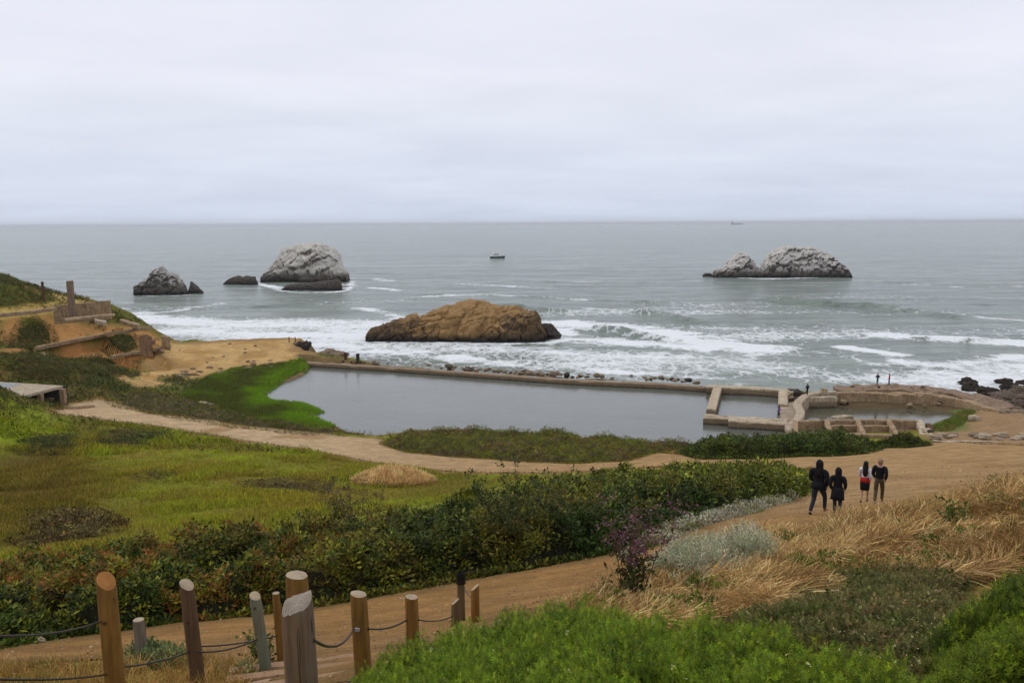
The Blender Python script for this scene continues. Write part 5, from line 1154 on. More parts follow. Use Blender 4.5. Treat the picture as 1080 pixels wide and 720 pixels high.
wall([(984,464.5,3.9),(1020,465,3.9),(1060,466,4.0),(1100,467,4.1)], .5, .8, 'very low pale wall edging the upper path at the right, beside the bare dirt', 'wall', 'low_kerb_wall', M_conc_pale, seed=64, rough=.12, step=.5)
for i in range(15):
    px = r.uniform(178, 318); py = 361 + r.random() ** 1.5 * 24; g_ = G(px, py); s = r.uniform(.2, .6)
    if sdist(SAND, np.array([g_[0]]), np.array([g_[1]]))[0] < 0: continue
    o = rock_mesh('sand_stone', (0, 0, 0), (s * 1.6, s, s * .7), M_rubble if i % 3 else M_dark_rock, 900 + i, sub=2); o.location = (g_[0], g_[1], float(gz(g_[0], g_[1])) + .06)
    tag(o, 'small stone lying on the open sandy plateau behind the reeds', 'stone', 'small stones on the sandy plateau')

# flat slab platform at the far left
def slab_platform():
    z = float(gz(*G(45, 424)[:2])) + 2.1
    q = np.array([PZ(-60, 399, z), PZ(66.5, 406.5, z), PZ(14, 420, z), PZ(-90, 420, z)])
    root = empty('concrete_platform', (q[:, 0].mean(), q[:, 1].mean(), z - 2)); tag(root, 'flat pale concrete slab with a blue-grey patch, open underneath, at the left edge', 'platform')
    def prism(name, q, top, bot, mat):
        q = np.asarray(q)[:, :2]; V = [(*p, top) for p in q] + [(*p, bot) for p in q]; n = len(q)
        F_ = [list(range(n)), list(range(n, 2 * n))[::-1]] + [[i, n + i, n + (i + 1) % n, (i + 1) % n] for i in range(n)]
        o = mesh_obj(name, local(V, root), F_, mat, root); bm = bmesh.new(); bm.from_mesh(o.data); bmesh.ops.recalc_face_normals(bm, faces=bm.faces[:]); bmesh.ops.bevel(bm, geom=bm.edges[:], offset=.03, segments=1); bm.to_mesh(o.data); bm.free(); return o
    prism('slab', q, z, z - .32, M_conc_pale)
    pt = [PZ(-60, 400.5, z), PZ(22, 404.5, z), PZ(2, 412, z), PZ(-75, 412, z)]; prism('blue_grey_patch', pt, z + .02, z + .004, M_slate)
    for a, b in ((64, 408), (40, 413), (16, 419.5), (-20, 418)):
        c = PZ(a, b, z); prism('support', [c + np.array(v) for v in ((-.3, .1, 0), (.3, .1, 0), (.3, .7, 0), (-.3, .7, 0))], z - .325, z - 3.2, M_conc_hill)
    c1, c2 = PZ(10, 412, z), PZ(58, 408.5, z); prism('back_wall', [c1 + (0, 4, 0), c2 + (0, 2.5, 0), c2 + (0, 2.8, 0), c1 + (0, 4.3, 0)], z - .33, z - 3.2, M_dark_rock)
slab_platform()
for px, py, lab in [(60, 418, 'long thin slab lying on the ground in front of the flat platform'), (82, 426, 'low brown log-like kerb of earth right of the thin slab')]:
    a, b = hz(px - 14, py + 3, .25), hz(px + 16, py - 3 if px < 70 else py + 1, .25); tag(wall_mesh('fallen_slab', np.array([a, b]), .7, .5, M_conc_hill, seed=px, rough=.1), lab, 'slab')
a, b = hz(209, 423, .3), hz(228, 426, .3); tag(wall_mesh('fallen_slab', np.array([a, b]), .8, .5, M_conc_pale, seed=77, rough=.08), 'small pale slab lying at the edge of the green reeds', 'slab')

# ------------------------------------------------------------------ sea stacks
def stack_mesh(name, prof, base_py, depth_ratio, mat, seed, parent=None, rough=1.0, nx=200, na=80, skew=.0, loc=None):
    """prof: silhouette (px, py) left to right; grown to a full 3D rock on the waterline"""
    A, B = PZ(prof[0][0], base_py, 0), PZ(prof[-1][0], base_py, 0); D = np.linalg.norm(A - CAM)
    scale = lambda px, py: max(.2, (base_py - py) / F * (A[1]) * 1.02)
    px = np.array([p[0] for p in prof], float); hs = np.array([scale(*p) for p in prof]) * (.86 if 'rock_body' == name else .93)
    u = np.linspace(0, 1, nx); X = px[0] + (px[-1] - px[0]) * u; H = np.interp(X, px, hs); L = np.linalg.norm(B - A)
    hm = H.max(); V = []
    for i in range(nx):
        t = u[i]; c = A + (B - A) * t; half = depth_ratio * L * .5 * math.sqrt(max(0, 1 - abs(2 * t - 1) ** 2.6)) * (.55 + .45 * H[i] / hm) * (1 + .4 * float(fbm(np.array([t * 5.0 + seed]), np.array([seed * 1.7]), oct=3, seed=seed)[0])) + .4
        for j in range(na):
            a = math.pi * j / (na - 1); ca, sa = math.cos(a), math.sin(a)
            yy = -math.copysign(abs(ca) ** .8, ca) * half; zz = H[i] * abs(sa) ** .75 - 1.6 * (1 - sa)
            V.append((c[0], c[1] + half * .9 + yy, zz))
    V = np.array(V); q = V / (hm * .55)
    n = fbm(q[:, 0] + seed, q[:, 1], q[:, 2], 5, seed); rd = 1 - 2 * np.abs(fbm(q[:, 0] * 1.7, q[:, 1] * 1.7 + seed, q[:, 2] * 1.2, 4, seed + 3))
    n2 = fbm(q[:, 0] * 4, q[:, 1] * 4, q[:, 2] * 4, 3, seed + 7)
    k = hm * .10 * rough; qa = q[:, 0] * .8 + q[:, 2] * .6; qb = -q[:, 0] * .55 + q[:, 2] * 1.1        # strata run at a slant
    w1, w2, rid = worley(qa * .75 + n * .6, q[:, 1] * .8, qb * 1.5 + n * .5, seed); v1, v2, rid2 = worley(qa * 2.6 + n * .8, q[:, 1] * 2.6, qb * 4.6 + n2 * .5, seed + 5)
    crack = np.exp(-((w2 - w1) / .10) ** 2); n3 = fbm(q[:, 0] * 9, q[:, 1] * 9, q[:, 2] * 12, 3, seed + 8)
    nrm_y = np.tile(-np.cos(math.pi * np.arange(na) / (na - 1)), nx)
    push = (n * 1.7 + rd * .9 + (rid - .5) * 1.0 + (rid2 - .5) * .4 - crack * .8 + n2 * .8 + n3 * .6) * k
    V[:, 1] += push * np.sign(nrm_y) * np.abs(nrm_y) ** .5; V[:, 0] += fbm(q[:, 0] * 1.3, q[:, 1], q[:, 2] + 9, 4, seed + 1) * k * 1.6
    V[:, 2] += np.where(V[:, 2] > .4, ((rid - .5) * .8 + (rid2 - .5) * .35 + rd * .5 - crack * .4 + n2 * .5 + n3 * .35) * k * (1 - np.abs(nrm_y) * .5), 0)
    F_ = np.array([[i * na + j, (i + 1) * na + j, (i + 1) * na + j + 1, i * na + j + 1] for i in range(nx - 1) for j in range(na - 1)])
    if parent is not None: V = local(V, parent)
    return mesh_obj(name, V, F_, mat, parent)
M_st1 = mat_seastack('guano_rock', (.50,.47,.42), (.20,.17,.14), (.075,.065,.055), .30)
M_st2 = mat_seastack('guano_rock_bright', (.62,.58,.51), (.24,.20,.16), (.08,.07,.06), .50, 1.2)
M_st3 = mat_seastack('guano_rock_patchy', (.60,.56,.51), (.20,.17,.145), (.085,.075,.065), .37, .6)
M_st4 = mat_seastack('bare_dark_rock', (.3,.28,.25), (.13,.11,.09), (.07,.06,.05), -.3)
M_st5 = mat_seastack('ochre_rock', (.26,.25,.23), (.22,.135,.06), (.085,.06,.035), -.04, 4.5, ochre=(.44,.265,.105), oc=(float(PZ(482, 357, 0)[0]), 21.))
def stack(name, prof, base, dr, mat, seed, label, **kw): return tag(stack_mesh(name, prof, base, dr, mat, seed, **kw), label, 'sea rock')
stack('sea_rock', [(143,303),(146,298),(151,295),(153,293),(158,286),(164,280.5),(168,284),(174,288),(181,292),(187,297),(192,304),(194,309)], 311, .75, M_st1, 12, 'pointed sea rock with a white-streaked tip, leftmost in the sea')
stack('sea_rock', [(197.5,308),(199,303),(200.5,296.5),(204,300),(208,304),(214,308)], 309.5, .7, M_st4, 13, 'small dark spike of rock just right of the pointed sea rock', rough=.6, nx=90, na=40)
stack('sea_rock', [(235,299),(240,294),(245,292),(249,291),(253,293),(258,291),(263,292),(267,291.5),(271,298)], 300, .6, M_st4, 14, 'low flat dark rock between the pointed rock and the big white dome', rough=.8)
stack('sea_rock', [(276,293),(279,284),(283,277),(289,270),(296,264),(306,260),(316,258.2),(327,257.8),(336,259),(344,264),(350,270),(356,280),(361,288),(366,292)], 297, .8, M_st2, 15, 'big dome-shaped sea rock whitened by birds, left of the small boat', rough=1.1)
stack('sea_rock', [(297,305),(303,300),(315,299),(330,298),(345,296),(355,294),(361,298),(360,305)], 306.5, .35, M_st4, 16, 'dark flat reef at the foot of the big white dome', rough=.7)
stack('sea_rock', [(352,291),(357,285),(362,283.5),(367,288),(368,292)], 292.5, .5, M_st4, 17, 'small dark knob at the right shoulder of the big white dome', rough=.6, nx=90, na=40)
stack('sea_rock', [(752,291),(760,285),(768,282),(775,277),(781,269),(786,267.5),(791,268),(796,274),(800,281),(804,286),(808,291)], 292.5, .75, M_st3, 18, 'smaller pale-topped peak of the pair of sea rocks at the right')
stack('sea_rock', [(802,291),(806,284),(810,275),(815,268),(822,265),(832,261.5),(841,260.5),(851,261.5),(862,262),(872,266),(881,270),(890,275),(895,281),(898,286),(902,291)], 292.5, .6, M_st3, 19, 'larger rounded whitened rock of the pair of sea rocks at the right')
stack('sea_rock', [(741,290.5),(745,288),(750,288),(752,290.5)], 291.5, .6, M_st4, 20, 'tiny dark rock left of the pair of sea rocks at the right', rough=.5, nx=70, na=30)
root = empty('ochre_sea_rock', PZ(490, 358, 0)); tag(root, 'large ochre-brown rock lying lengthwise in the surf behind the big pool', 'sea rock')
stack_mesh('rock_body', [(383,351),(388,347),(398,345),(410,340),(422,336.5),(434,332.5),(436,335),(448,329),(460,324.5),(472,321.5),(484,319),(494,317.5),(504,317.3),(514,320),(522,323),(534,325),(546,324.5),(556,326),(566,327.5),(569,336),(570,345),(574,352),(576,359)], 359.5, .5, M_st5, 21, root, rough=.95, nx=340, na=110)
q_ = PZ(577, 357.5, 0); rock_mesh('dark_end', (q_[0], q_[1] + 3, .9), (6.4, 8, 5.0), M_dark_rock, 22, root, sub=5, amp=.55)

# ------------------------------------------------------------------ boat and ship
def hull(L, W, H, bow=.35, n=14, sheer=.3):
    V = []; prof = [(0, -.5), (.55, -.45), (.85, .0), (1, 1)]
    for i in range(n):
        t = i / (n - 1); w = W / 2 * (1 if t < 1 - bow else math.sqrt(max(0, 1 - ((t - 1 + bow) / bow) ** 2)) + .02); z = H * (1 + sheer * t * t)
        for s in (-1, 1):
            for a, b in (prof if s < 0 else prof): V.append(((t - .5) * L + (b * .05 * L if t > .8 else 0), s * a * w, b * z if b > 0 else b * H))
    F_ = []; k = len(prof)
    for i in range(n - 1):
        for s in (0, 1):
            o = i * 2 * k + s * k; q = (i + 1) * 2 * k + s * k
            for j in range(k - 1): F_.append([o + j, o + j + 1, q + j + 1, q + j])
        F_.append([i * 2 * k + k - 1, i * 2 * k + 2 * k - 1, (i + 1) * 2 * k + 2 * k - 1, (i + 1) * 2 * k + k - 1])
    F_.append([0, 1, 2, 3, 7, 6, 5, 4]); return V, F_
def plain(name, c, rough=.5):
    t = NT(name); f = t.noise(t.pos(), 3, 3); t.bsdf(t.mix(1.0, c, t.ramp(f, [(.3, .85), (.7, 1.1)]), 'MULTIPLY'), rough); return t.m
M_white = plain('white_paint', (.75, .75, .74)); M_navy = plain('dark_hull_paint', (.03, .04, .05)); M_glass = plain('dark_glass', (.02, .025, .03), .15); M_steel = plain('grey_steel', (.16, .15, .16))
def bxm(name, c, s, mat, parent, taper=.0, bev=.05):
    bm = bmesh.new(); bmesh.ops.create_cube(bm, size=1)
    for v in bm.verts:
        k = 1 - taper * (v.co.z > 0); v.co = Vector((v.co.x * s[0] * k + c[0], v.co.y * s[1] * k + c[1], v.co.z * s[2] + c[2]))
    if bev: bmesh.ops.bevel(bm, geom=bm.edges[:], offset=min(bev, min(s) * .2), segments=1)
    me = bpy.data.meshes.new(name); bm.to_mesh(me); bm.free(); me.materials.append(mat); o = bpy.data.objects.new(name, me); COL.objects.link(o); o.parent = parent; return o
b = empty('fishing_boat', PZ(524.5, 272.3, 0)); b.rotation_euler = (0, 0, R(4)); tag(b, 'small white cabin boat with a dark hull on the open sea', 'boat')
v, f = hull(11.5, 3.4, 1.25); mesh_obj('hull', v, f, M_navy, b); v, f = hull(11.3, 3.5, .8); o = mesh_obj('white_band', np.array(v) + (0, 0, 1.3), f, M_white, b)
bxm('cabin', (-1.0, 0, 2.9), (5.0, 2.4, 1.9), M_white, b, .12); bxm('wheelhouse', (.4, 0, 4.4), (2.2, 2.0, 1.3), M_white, b, .15); bxm('window', (-1.0, -1.18, 3.1), (4.0, .08, .6), M_glass, b, 0, 0)
bxm('mast', (-.6, 0, 6.0), (.14, .14, 2.4), M_white, b, 0, 0); bxm('bow_rail', (4.4, 0, 2.8), (2.0, 1.2, .08), M_white, b, .0, 0)
s_ = empty('cargo_ship', PZ(777, 240, 0) * np.array([1, 1, 0])); d = ray(777, 236.6); s_.location = (d[0] / d[1] * 11000, 11000, 0); s_.rotation_euler = (0, 0, R(5)); tag(s_, 'faint cargo ship far away on the horizon', 'ship')
v, f = hull(150, 24, 14, .15, 14, .15); mesh_obj('hull', v, f, M_steel, s_); bxm('superstructure', (-58, 0, 28), (16, 20, 26), M_steel, s_, .1, 0); bxm('funnel', (-66, 0, 46), (5, 5, 10), M_steel, s_, 0, 0)
for i, x in enumerate((-30, 0, 30)): bxm('deck_crane', (x, 0, 25), (3, 3, 20), M_steel, s_, .3, 0)
bxm('foremast', (62, 0, 28), (2, 2, 16), M_steel, s_, .3, 0)

# ------------------------------------------------------------------ fence of round posts and cable
def mat_post(name, c1, c2, c3, vert=1.0, crack=.4):
    t = NT(name); p = t.pos((22, 22, 1.6), True); f = t.noise(p, 1.0, 6, .65, .6); p2 = t.pos((5, 5, 2.2), True); g = t.noise(p2, 1.0, 4)
    c = t.mix(t.ramp(f, [(.35, 0.), (.65, 1.)]), c1, c2); c = t.mix(t.ramp(g, [(.5, 0.), (.68, crack)]), c, c3)
    ck = t.ramp(t.noise(t.pos((30, 30, .9), True), 1.0, 3, .5, 1.2), [(.66, 0.), (.70, .85)]); c = t.mix(ck, c, (.03, .02, .014))
    t.bsdf(c, .75, t.bump(t.math('SUBTRACT', f, t.math('MULTIPLY', ck, .8)), .8, .008), .25); return t.m
PM = {'amber': mat_post('amber_wood', (.27,.14,.03), (.17,.082,.018), (.08,.04,.012)), 'brown': mat_post('brown_wood', (.15,.085,.045), (.10,.058,.03), (.05,.032,.02)),
      'grey': mat_post('grey_wood', (.24,.20,.15), (.16,.13,.095), (.08,.06,.04)), 'green': mat_post('green_stained_wood', (.15,.17,.115), (.20,.20,.14), (.17,.10,.05), crack=.7),
      'old': mat_post('cracked_old_wood', (.19,.12,.07), (.095,.058,.034), (.19,.155,.115), crack=.6), 'olive': mat_post('olive_wood', (.16,.11,.05), (.12,.085,.04), (.05,.04,.02))}
def mat_end(name, c, d):
    t = NT(name); w = t.n('ShaderNodeTexWave', wave_type='RINGS', rings_direction='Z'); w.inputs['Scale'].default_value = 22; w.inputs['Distortion'].default_value = 2.5; t.l(t.pos(None, True), w.inputs['Vector'])
    f = t.noise(t.pos((9, 9, 9), True), 1.0, 4); cc = t.mix(w.outputs['Fac'], c, d); cc = t.mix(1.0, cc, t.ramp(f, [(.3, .75), (.7, 1.15)]), 'MULTIPLY'); t.bsdf(cc, .8, t.bump(w.outputs['Fac'], .3, .004), .2); return t.m
ME = {'old': mat_end('grey_end_grain', (.30,.25,.19), (.22,.175,.13)), 'pale': mat_end('pale_end_grain', (.42,.33,.22), (.32,.245,.16)), 'orange': mat_end('orange_end_grain', (.38,.17,.045), (.28,.12,.03))}
M_black = plain('black_plastic', (.012, .012, .013), .45); M_cable = plain('rusty_cable', (.045, .035, .03), .5); M_galv = plain('galvanised_metal', (.4, .4, .4), .35)
def make_post(p, seed):
    r_, h = p['d'] / 2, p['h'] + .35; n = 28; lv = 16; rr = np.random.default_rng(seed); top = p['top'] ; base = top - np.array([-p['lean'][0] * h, p['lean'][1] * h * 0, h])
    root = empty('fence_post', base); axis = (top - base) / np.linalg.norm(top - base); V = []
    ph = rr.uniform(0, 6)
    for j in range(lv + 1):
        t = j / lv
        for i in range(n):
            a = 2 * math.pi * i / n; q = r_ * (1 + .025 * math.sin(3 * a + ph + t * 2) + .02 * math.sin(7 * a + ph * 2) + rr.normal(0, .004)) * (1.03 - .05 * t)
            if p['kind'] == 'old':
                da = (a - 4.3 + .12 * math.sin(t * 9)) % (2 * math.pi); da = min(da, 2 * math.pi - da); q *= 1 - .16 * math.exp(-(da / .09) ** 2) * (t > .45)
                q *= 1 + .03 * math.sin(a * 2 + t * 5)
            x, y = math.cos(a) * q, math.sin(a) * q; L = np.linalg.norm(top - base); z = L * t
            if j == lv: x *= .93; y *= .93
            if j >= lv - 1: z += (x * math.cos(p['ang']) + y * math.sin(p['ang'])) / r_ * -p['cut'] - (0 if j == lv else -.012) - (.02 if j == lv - 1 else 0)
            if p['kind'] == 'old' and j == lv: z += .012 * math.sin(a * 3) + rr.normal(0, .003)
            V.append(np.array([x, y, 0]) + axis * z)
    F_ = [[j * n + i, j * n + (i + 1) % n, (j + 1) * n + (i + 1) % n, (j + 1) * n + i] for j in range(lv) for i in range(n)]
    o = mesh_obj('shaft', V, F_, PM[p['kind']], root, smooth=True)
    c = np.mean(V[-n:], 0); rings = [np.array(V[-n:])]
    E = [v for v in V[-n:]] + [c + (v - c) * .55 + np.array([0, 0, .004]) for v in V[-n:]] + [c + np.array([0, 0, .003])]
    FE = [[i, (i + 1) % n, n + (i + 1) % n, n + i] for i in range(n)] + [[n + i, n + (i + 1) % n, 2 * n] for i in range(n)]
    mesh_obj('end_grain', np.array(E), FE, ME['orange' if p['px'] == 112 else 'old' if p['kind'] == 'old' else 'pale'], root)
    tag(root, p['label'], 'fence post', 'round wooden posts of the cable fence'); p['root'] = root; p['axis'] = axis; p['len'] = np.linalg.norm(top - base); p['b'] = base
    return root
for i, p in enumerate(POSTS): make_post(p, 600 + i)
def ring_part(name, root, c, axis, r0, r1, h, mat, n=20):
    V = []; F_ = []
    for t, q in ((0, r0), (h, r0), (h, r1), (0, r1)):
        for i in range(n): a = 2 * math.pi * i / n; V.append(np.array(c) + np.array([math.cos(a) * q, math.sin(a) * q, 0]) + np.array(axis) * t)
    for k in range(4):
        for i in range(n): F_.append([k * n + i, k * n + (i + 1) % n, ((k + 1) % 4) * n + (i + 1) % n, ((k + 1) % 4) * n + i])
    return mesh_obj(name, V, F_, mat, root)
cp = POSTS[10]; bm = bmesh.new(); bmesh.ops.create_cone(bm, cap_ends=True, segments=20, radius1=.078, radius2=.07, depth=.17); bmesh.ops.bevel(bm, geom=[e for e in bm.edges if all(v.co.z > 0 for v in e.verts)], offset=.02, segments=2)
me = bpy.data.meshes.new('cap'); bm.to_mesh(me); bm.free(); me.materials.append(M_black); o = bpy.data.objects.new('black_cap', me); COL.objects.link(o); o.parent = cp['root']; o.location = cp['axis'] * (cp['len'] - .05)
def at_post(i, frac, side=0, front=.0):        # a point on a post's surface
    p = POSTS[i]; c = p['b'] + p['axis'] * (p['len'] - frac); d = np.array([side, -front, 0.]); return c + d * p['d'] / 2 * 1.05
def tube(name, pts, rad, mat, n=6, parent=None):
    P = smooth_line(pts, .05); V = []; T = np.gradient(P, axis=0); T /= np.linalg.norm(T, axis=1)[:, None] + 1e-9
    for i, c in enumerate(P):
        s = np.cross(T[i], [0, 0, 1]); s /= np.linalg.norm(s) + 1e-9; u = np.cross(s, T[i])
        for k in range(n): a = 2 * math.pi * k / n; V.append(c + (s * math.cos(a) + u * math.sin(a)) * rad)
    F_ = [[i * n + k, i * n + (k + 1) % n, (i + 1) * n + (k + 1) % n, (i + 1) * n + k] for i in range(len(P) - 1) for k in range(n)]
    V = np.array(V); return mesh_obj(name, V if parent is None else local(V, parent), F_, mat, parent, smooth=True)
def cable(a, b, sag, label, rad=.009):
    pts = [a + (b - a) * t - np.array([0, 0, sag * 4 * t * (1 - t)]) for t in (0, .2, .4, .5, .65, .85, 1)]
    tag(tube('cable', pts, rad, M_cable), label, 'cable')
off = PDh(-40, 668, 5.6)
cable(off, at_post(0, .36, -.6, .6), .06, 'upper sagging cable running off the left edge from the tall orange-stained post')
cable(PDh(-40, 714, 5.6), at_post(0, .86, -.4, .8), .03, 'lower cable running off the left edge from the tall orange-stained post')
cable(at_post(0, .80, .6, .6), at_post(2, .75, -.4, .8), .03, 'thin cable between the tall orange-stained post and the weathered brown post')
cable(at_post(2, .75, .4, .8), at_post(3, .50, -.4, .8), .05, 'thin sagging cable between the weathered brown post and the leaning green-grey post')
cable(at_post(2, .70, .6, .5), at_post(4, .55, -.4, .8), .03, 'thin cable from the weathered brown post to the thinnest pole')
cable(at_post(6, .22, .9, .3), at_post(7, .32, -.6, .8), .10, 'upper slack cable between the cracked grey post and the brown post right of it', .010)
cable(at_post(6, .62, .9, .2), at_post(7, .80, -.6, .8), .02, 'lower cable between the cracked grey post and the brown post right of it', .010)
cable(at_post(7, .34, .9, .4), at_post(8, .26, -.8, .5), .04, 'cable between the clamped brown post and the plain brown post', .010)
cable(at_post(8, .26, .9, .4), at_post(9, .20, -.6, .6), .04, 'cable between the plain brown post and the short pointed post', .009)
cable(at_post(7, .80, .9, .3), at_post(8, .66, -.8, .5), .05, 'low cable between the clamped brown post and the plain brown post', .008)
cable(at_post(10, .20, .8, .3), at_post(11, .14, -.6, .6), .03, 'short cable between the black-capped post and the farthest post', .008)
for i, fr in ((7, .32), (0, .36), (3, .12), (2, .40)):
    p = POSTS[i]; c = at_post(i, fr, -.15 if i == 7 else 0, 1.0) - np.array(p['root'].location); bxm('cable_clamp' if i in (7,) else 'bolt', tuple(c), (.045, .03, .03) if i == 7 else (.022, .02, .022), M_galv if i == 7 else M_rust, p['root'], 0, .004)
# steps
root = empty('timber_steps', (-1.9, 8, 22.2)); tag(root, 'timber-edged dirt steps running down between the posts to the path', 'steps')
M_tim = mat_post('step_timber', (.33,.20,.105), (.24,.14,.07), (.15,.09,.05))
def step_at(px, py, hw, k):
    g_ = G(px, py); c = np.array([g_[0], g_[1], float(gz(g_[0], g_[1])) + .07]); a = np.array([.97, .22, 0]); P = [c - a * hw, c + a * hw]
    wall_mesh('step_edge', np.array(P), .13, .2, M_tim, root, step=.15, rough=.008, seed=700 + k)
    back = np.array([.22, -.97, 0]) * .24; wall_mesh('step_tread', np.array([c - a * hw * .97 + back, c + a * hw * .97 + back]) - (0, 0, .02), .36, .2, M_tread, root, step=.12, rough=.02, seed=720 + k)
M_tread = mat_stone('step_dirt', (.42,.29,.18), (.34,.23,.14), (.24,.16,.1), 6, .01)
for k, (px, py, hw) in enumerate([(302, 752, .62), (304, 737, .64), (306, 724, .66), (308, 713, .68), (310, 704, .72)]): step_at(px, py, hw, k)
# small stones on the lower path
for px, py, s, lab in [(43, 679, .13, 'pale stone on the lower path at the far left, below the thicket'), (33, 674, .06, 'small white pebble beside the pale stone on the lower path'), (466, 620, .06, 'white scrap lying at the thicket edge left of the posts end'), (402, 668, .05, 'small pale pebble on the path between the two brown posts'), (615, 589, .05, 'tiny white pebble at the edge of the path before the thicket'), (238, 640, .12, 'grey stone half hidden at the foot of the thicket')]:
    g_ = G(px, py); o = rock_mesh('pebble', (0, 0, 0), (s * 1.5, s, s), M_conc_pale, int(px), sub=3); o.location = (g_[0], g_[1], float(gz(g_[0], g_[1])) + .04 + s * .3); tag(o, lab, 'stone')

# broken pieces lying on and around the basin walls
for i in range(34):
    px, py, z = [(r.uniform(828, 850), r.uniform(411, 421), 2.5), (r.uniform(885, 1010), r.uniform(424, 429), 1.95), (r.uniform(876, 965), r.uniform(445, 456), 2.35), (r.uniform(966, 990), r.uniform(452, 463), 2.6), (r.uniform(890, 1040), r.uniform(407, 412), 3.45)][i % 5]
    s_ = r.uniform(.35, .95); p = PZ(px, py, z); o = rock_mesh('rubble_stone', (0, 0, 0), (s_ * 1.5, s_, s_ * .8), [M_rubble, M_conc, M_dark_rock][i % 3], 800 + i, sub=2, rot=r.uniform(0, 3)); o.location = (p[0], p[1], p[2] + s_ * .2)
    tag(o, 'broken stone lying on or beside the ruined basin walls', 'stone', 'broken stones strewn about the ruined basins')

# ------------------------------------------------------------------ people
def cloth(name, c, rough=.85, amp=.25, sc=9):
    t = NT(name); f = t.noise(t.pos(None, True), sc, 5, .6); t.bsdf(t.mix(1.0, c, t.ramp(f, [(.3, 1 - amp), (.7, 1 + amp)]), 'MULTIPLY'), rough, t.bump(f, .5, .03), .15); return t.m
M_skin = cloth('skin', (.42, .25, .18), .6, .08); M_hairb = cloth('black_hair', (.012, .010, .010), .5); M_hairl = cloth('light_brown_hair', (.30, .17, .11), .6); M_eye = plain('eye', (.03, .02, .02), .2)
M_bl = cloth('black_cloth', (.012, .012, .015)); M_jean = cloth('dark_denim', (.022, .028, .045)); M_whitec = cloth('white_cloth', (.62, .60, .64)); M_redc = cloth('red_cloth', (.40, .02, .02)); M_khaki = cloth('brown_khaki', (.085, .065, .04)); M_shoe = cloth('dark_shoe', (.02, .018, .018)); M_redshoe = cloth('red_shoe', (.35, .04, .05)); M_purple = cloth('purple_cloth', (.22, .07, .36)); M_teal = cloth('teal_cloth', (.07, .16, .17)); M_greenshoe = cloth('grey_shoe', (.12, .13, .09))
def skin(name, J, E, rad, mat, parent, sub=2):
    """skinned chain of joints -> one baked continuous mesh"""
    keys = list(J); me = bpy.data.meshes.new(name); me.from_pydata([tuple(map(float, J[k])) for k in keys], [(keys.index(a), keys.index(b)) for a, b in E], [])
    o = bpy.data.objects.new('tmp', me); COL.objects.link(o); md = o.modifiers.new('s', 'SKIN'); md.use_smooth_shade = True; md.branch_smoothing = .6
    for i, k in enumerate(keys):
        q = rad[k]; q = (q, q) if not hasattr(q, '__len__') else q; me.skin_vertices[0].data[i].radius = q; me.skin_vertices[0].data[i].use_root = (i == 0)
    sd = o.modifiers.new('d', 'SUBSURF'); sd.levels = sub; sd.render_levels = sub
    bpy.context.view_layer.update(); dg = bpy.context.evaluated_depsgraph_get(); nm = bpy.data.meshes.new_from_object(o.evaluated_get(dg)); bpy.data.objects.remove(o); bpy.data.meshes.remove(me)
    nm.name = name; nm.materials.clear(); nm.materials.append(mat); nm.polygons.foreach_set('use_smooth', np.ones(len(nm.polygons), bool))
    r_ = bpy.data.objects.new(name, nm); COL.objects.link(r_); r_.parent = parent; return r_
def lathe_skirt(name, rings, mat, parent, n=24, folds=.04, seed=0):
    """rings: (cx, cy, z, rx, ry)"""
    V = []; k = 0
    for j, (cx, cy, z, rx, ry) in enumerate(rings):
        for i in range(n):
            a = 2 * math.pi * i / n; f = 1 + folds * (j / len(rings)) * math.sin(5 * a + seed) + folds * .5 * math.sin(9 * a + j + seed); V.append((cx + math.cos(a) * rx * f, cy + math.sin(a) * ry * f, z))
    F_ = [[j * n + i, j * n + (i + 1) % n, (j + 1) * n + (i + 1) % n, (j + 1) * n + i] for j in range(len(rings) - 1) for i in range(n)] + [list(range(n))[::-1], [(len(rings) - 1) * n + i for i in range(n)]]
    return mesh_obj(name, V, F_, mat, parent, smooth=True)
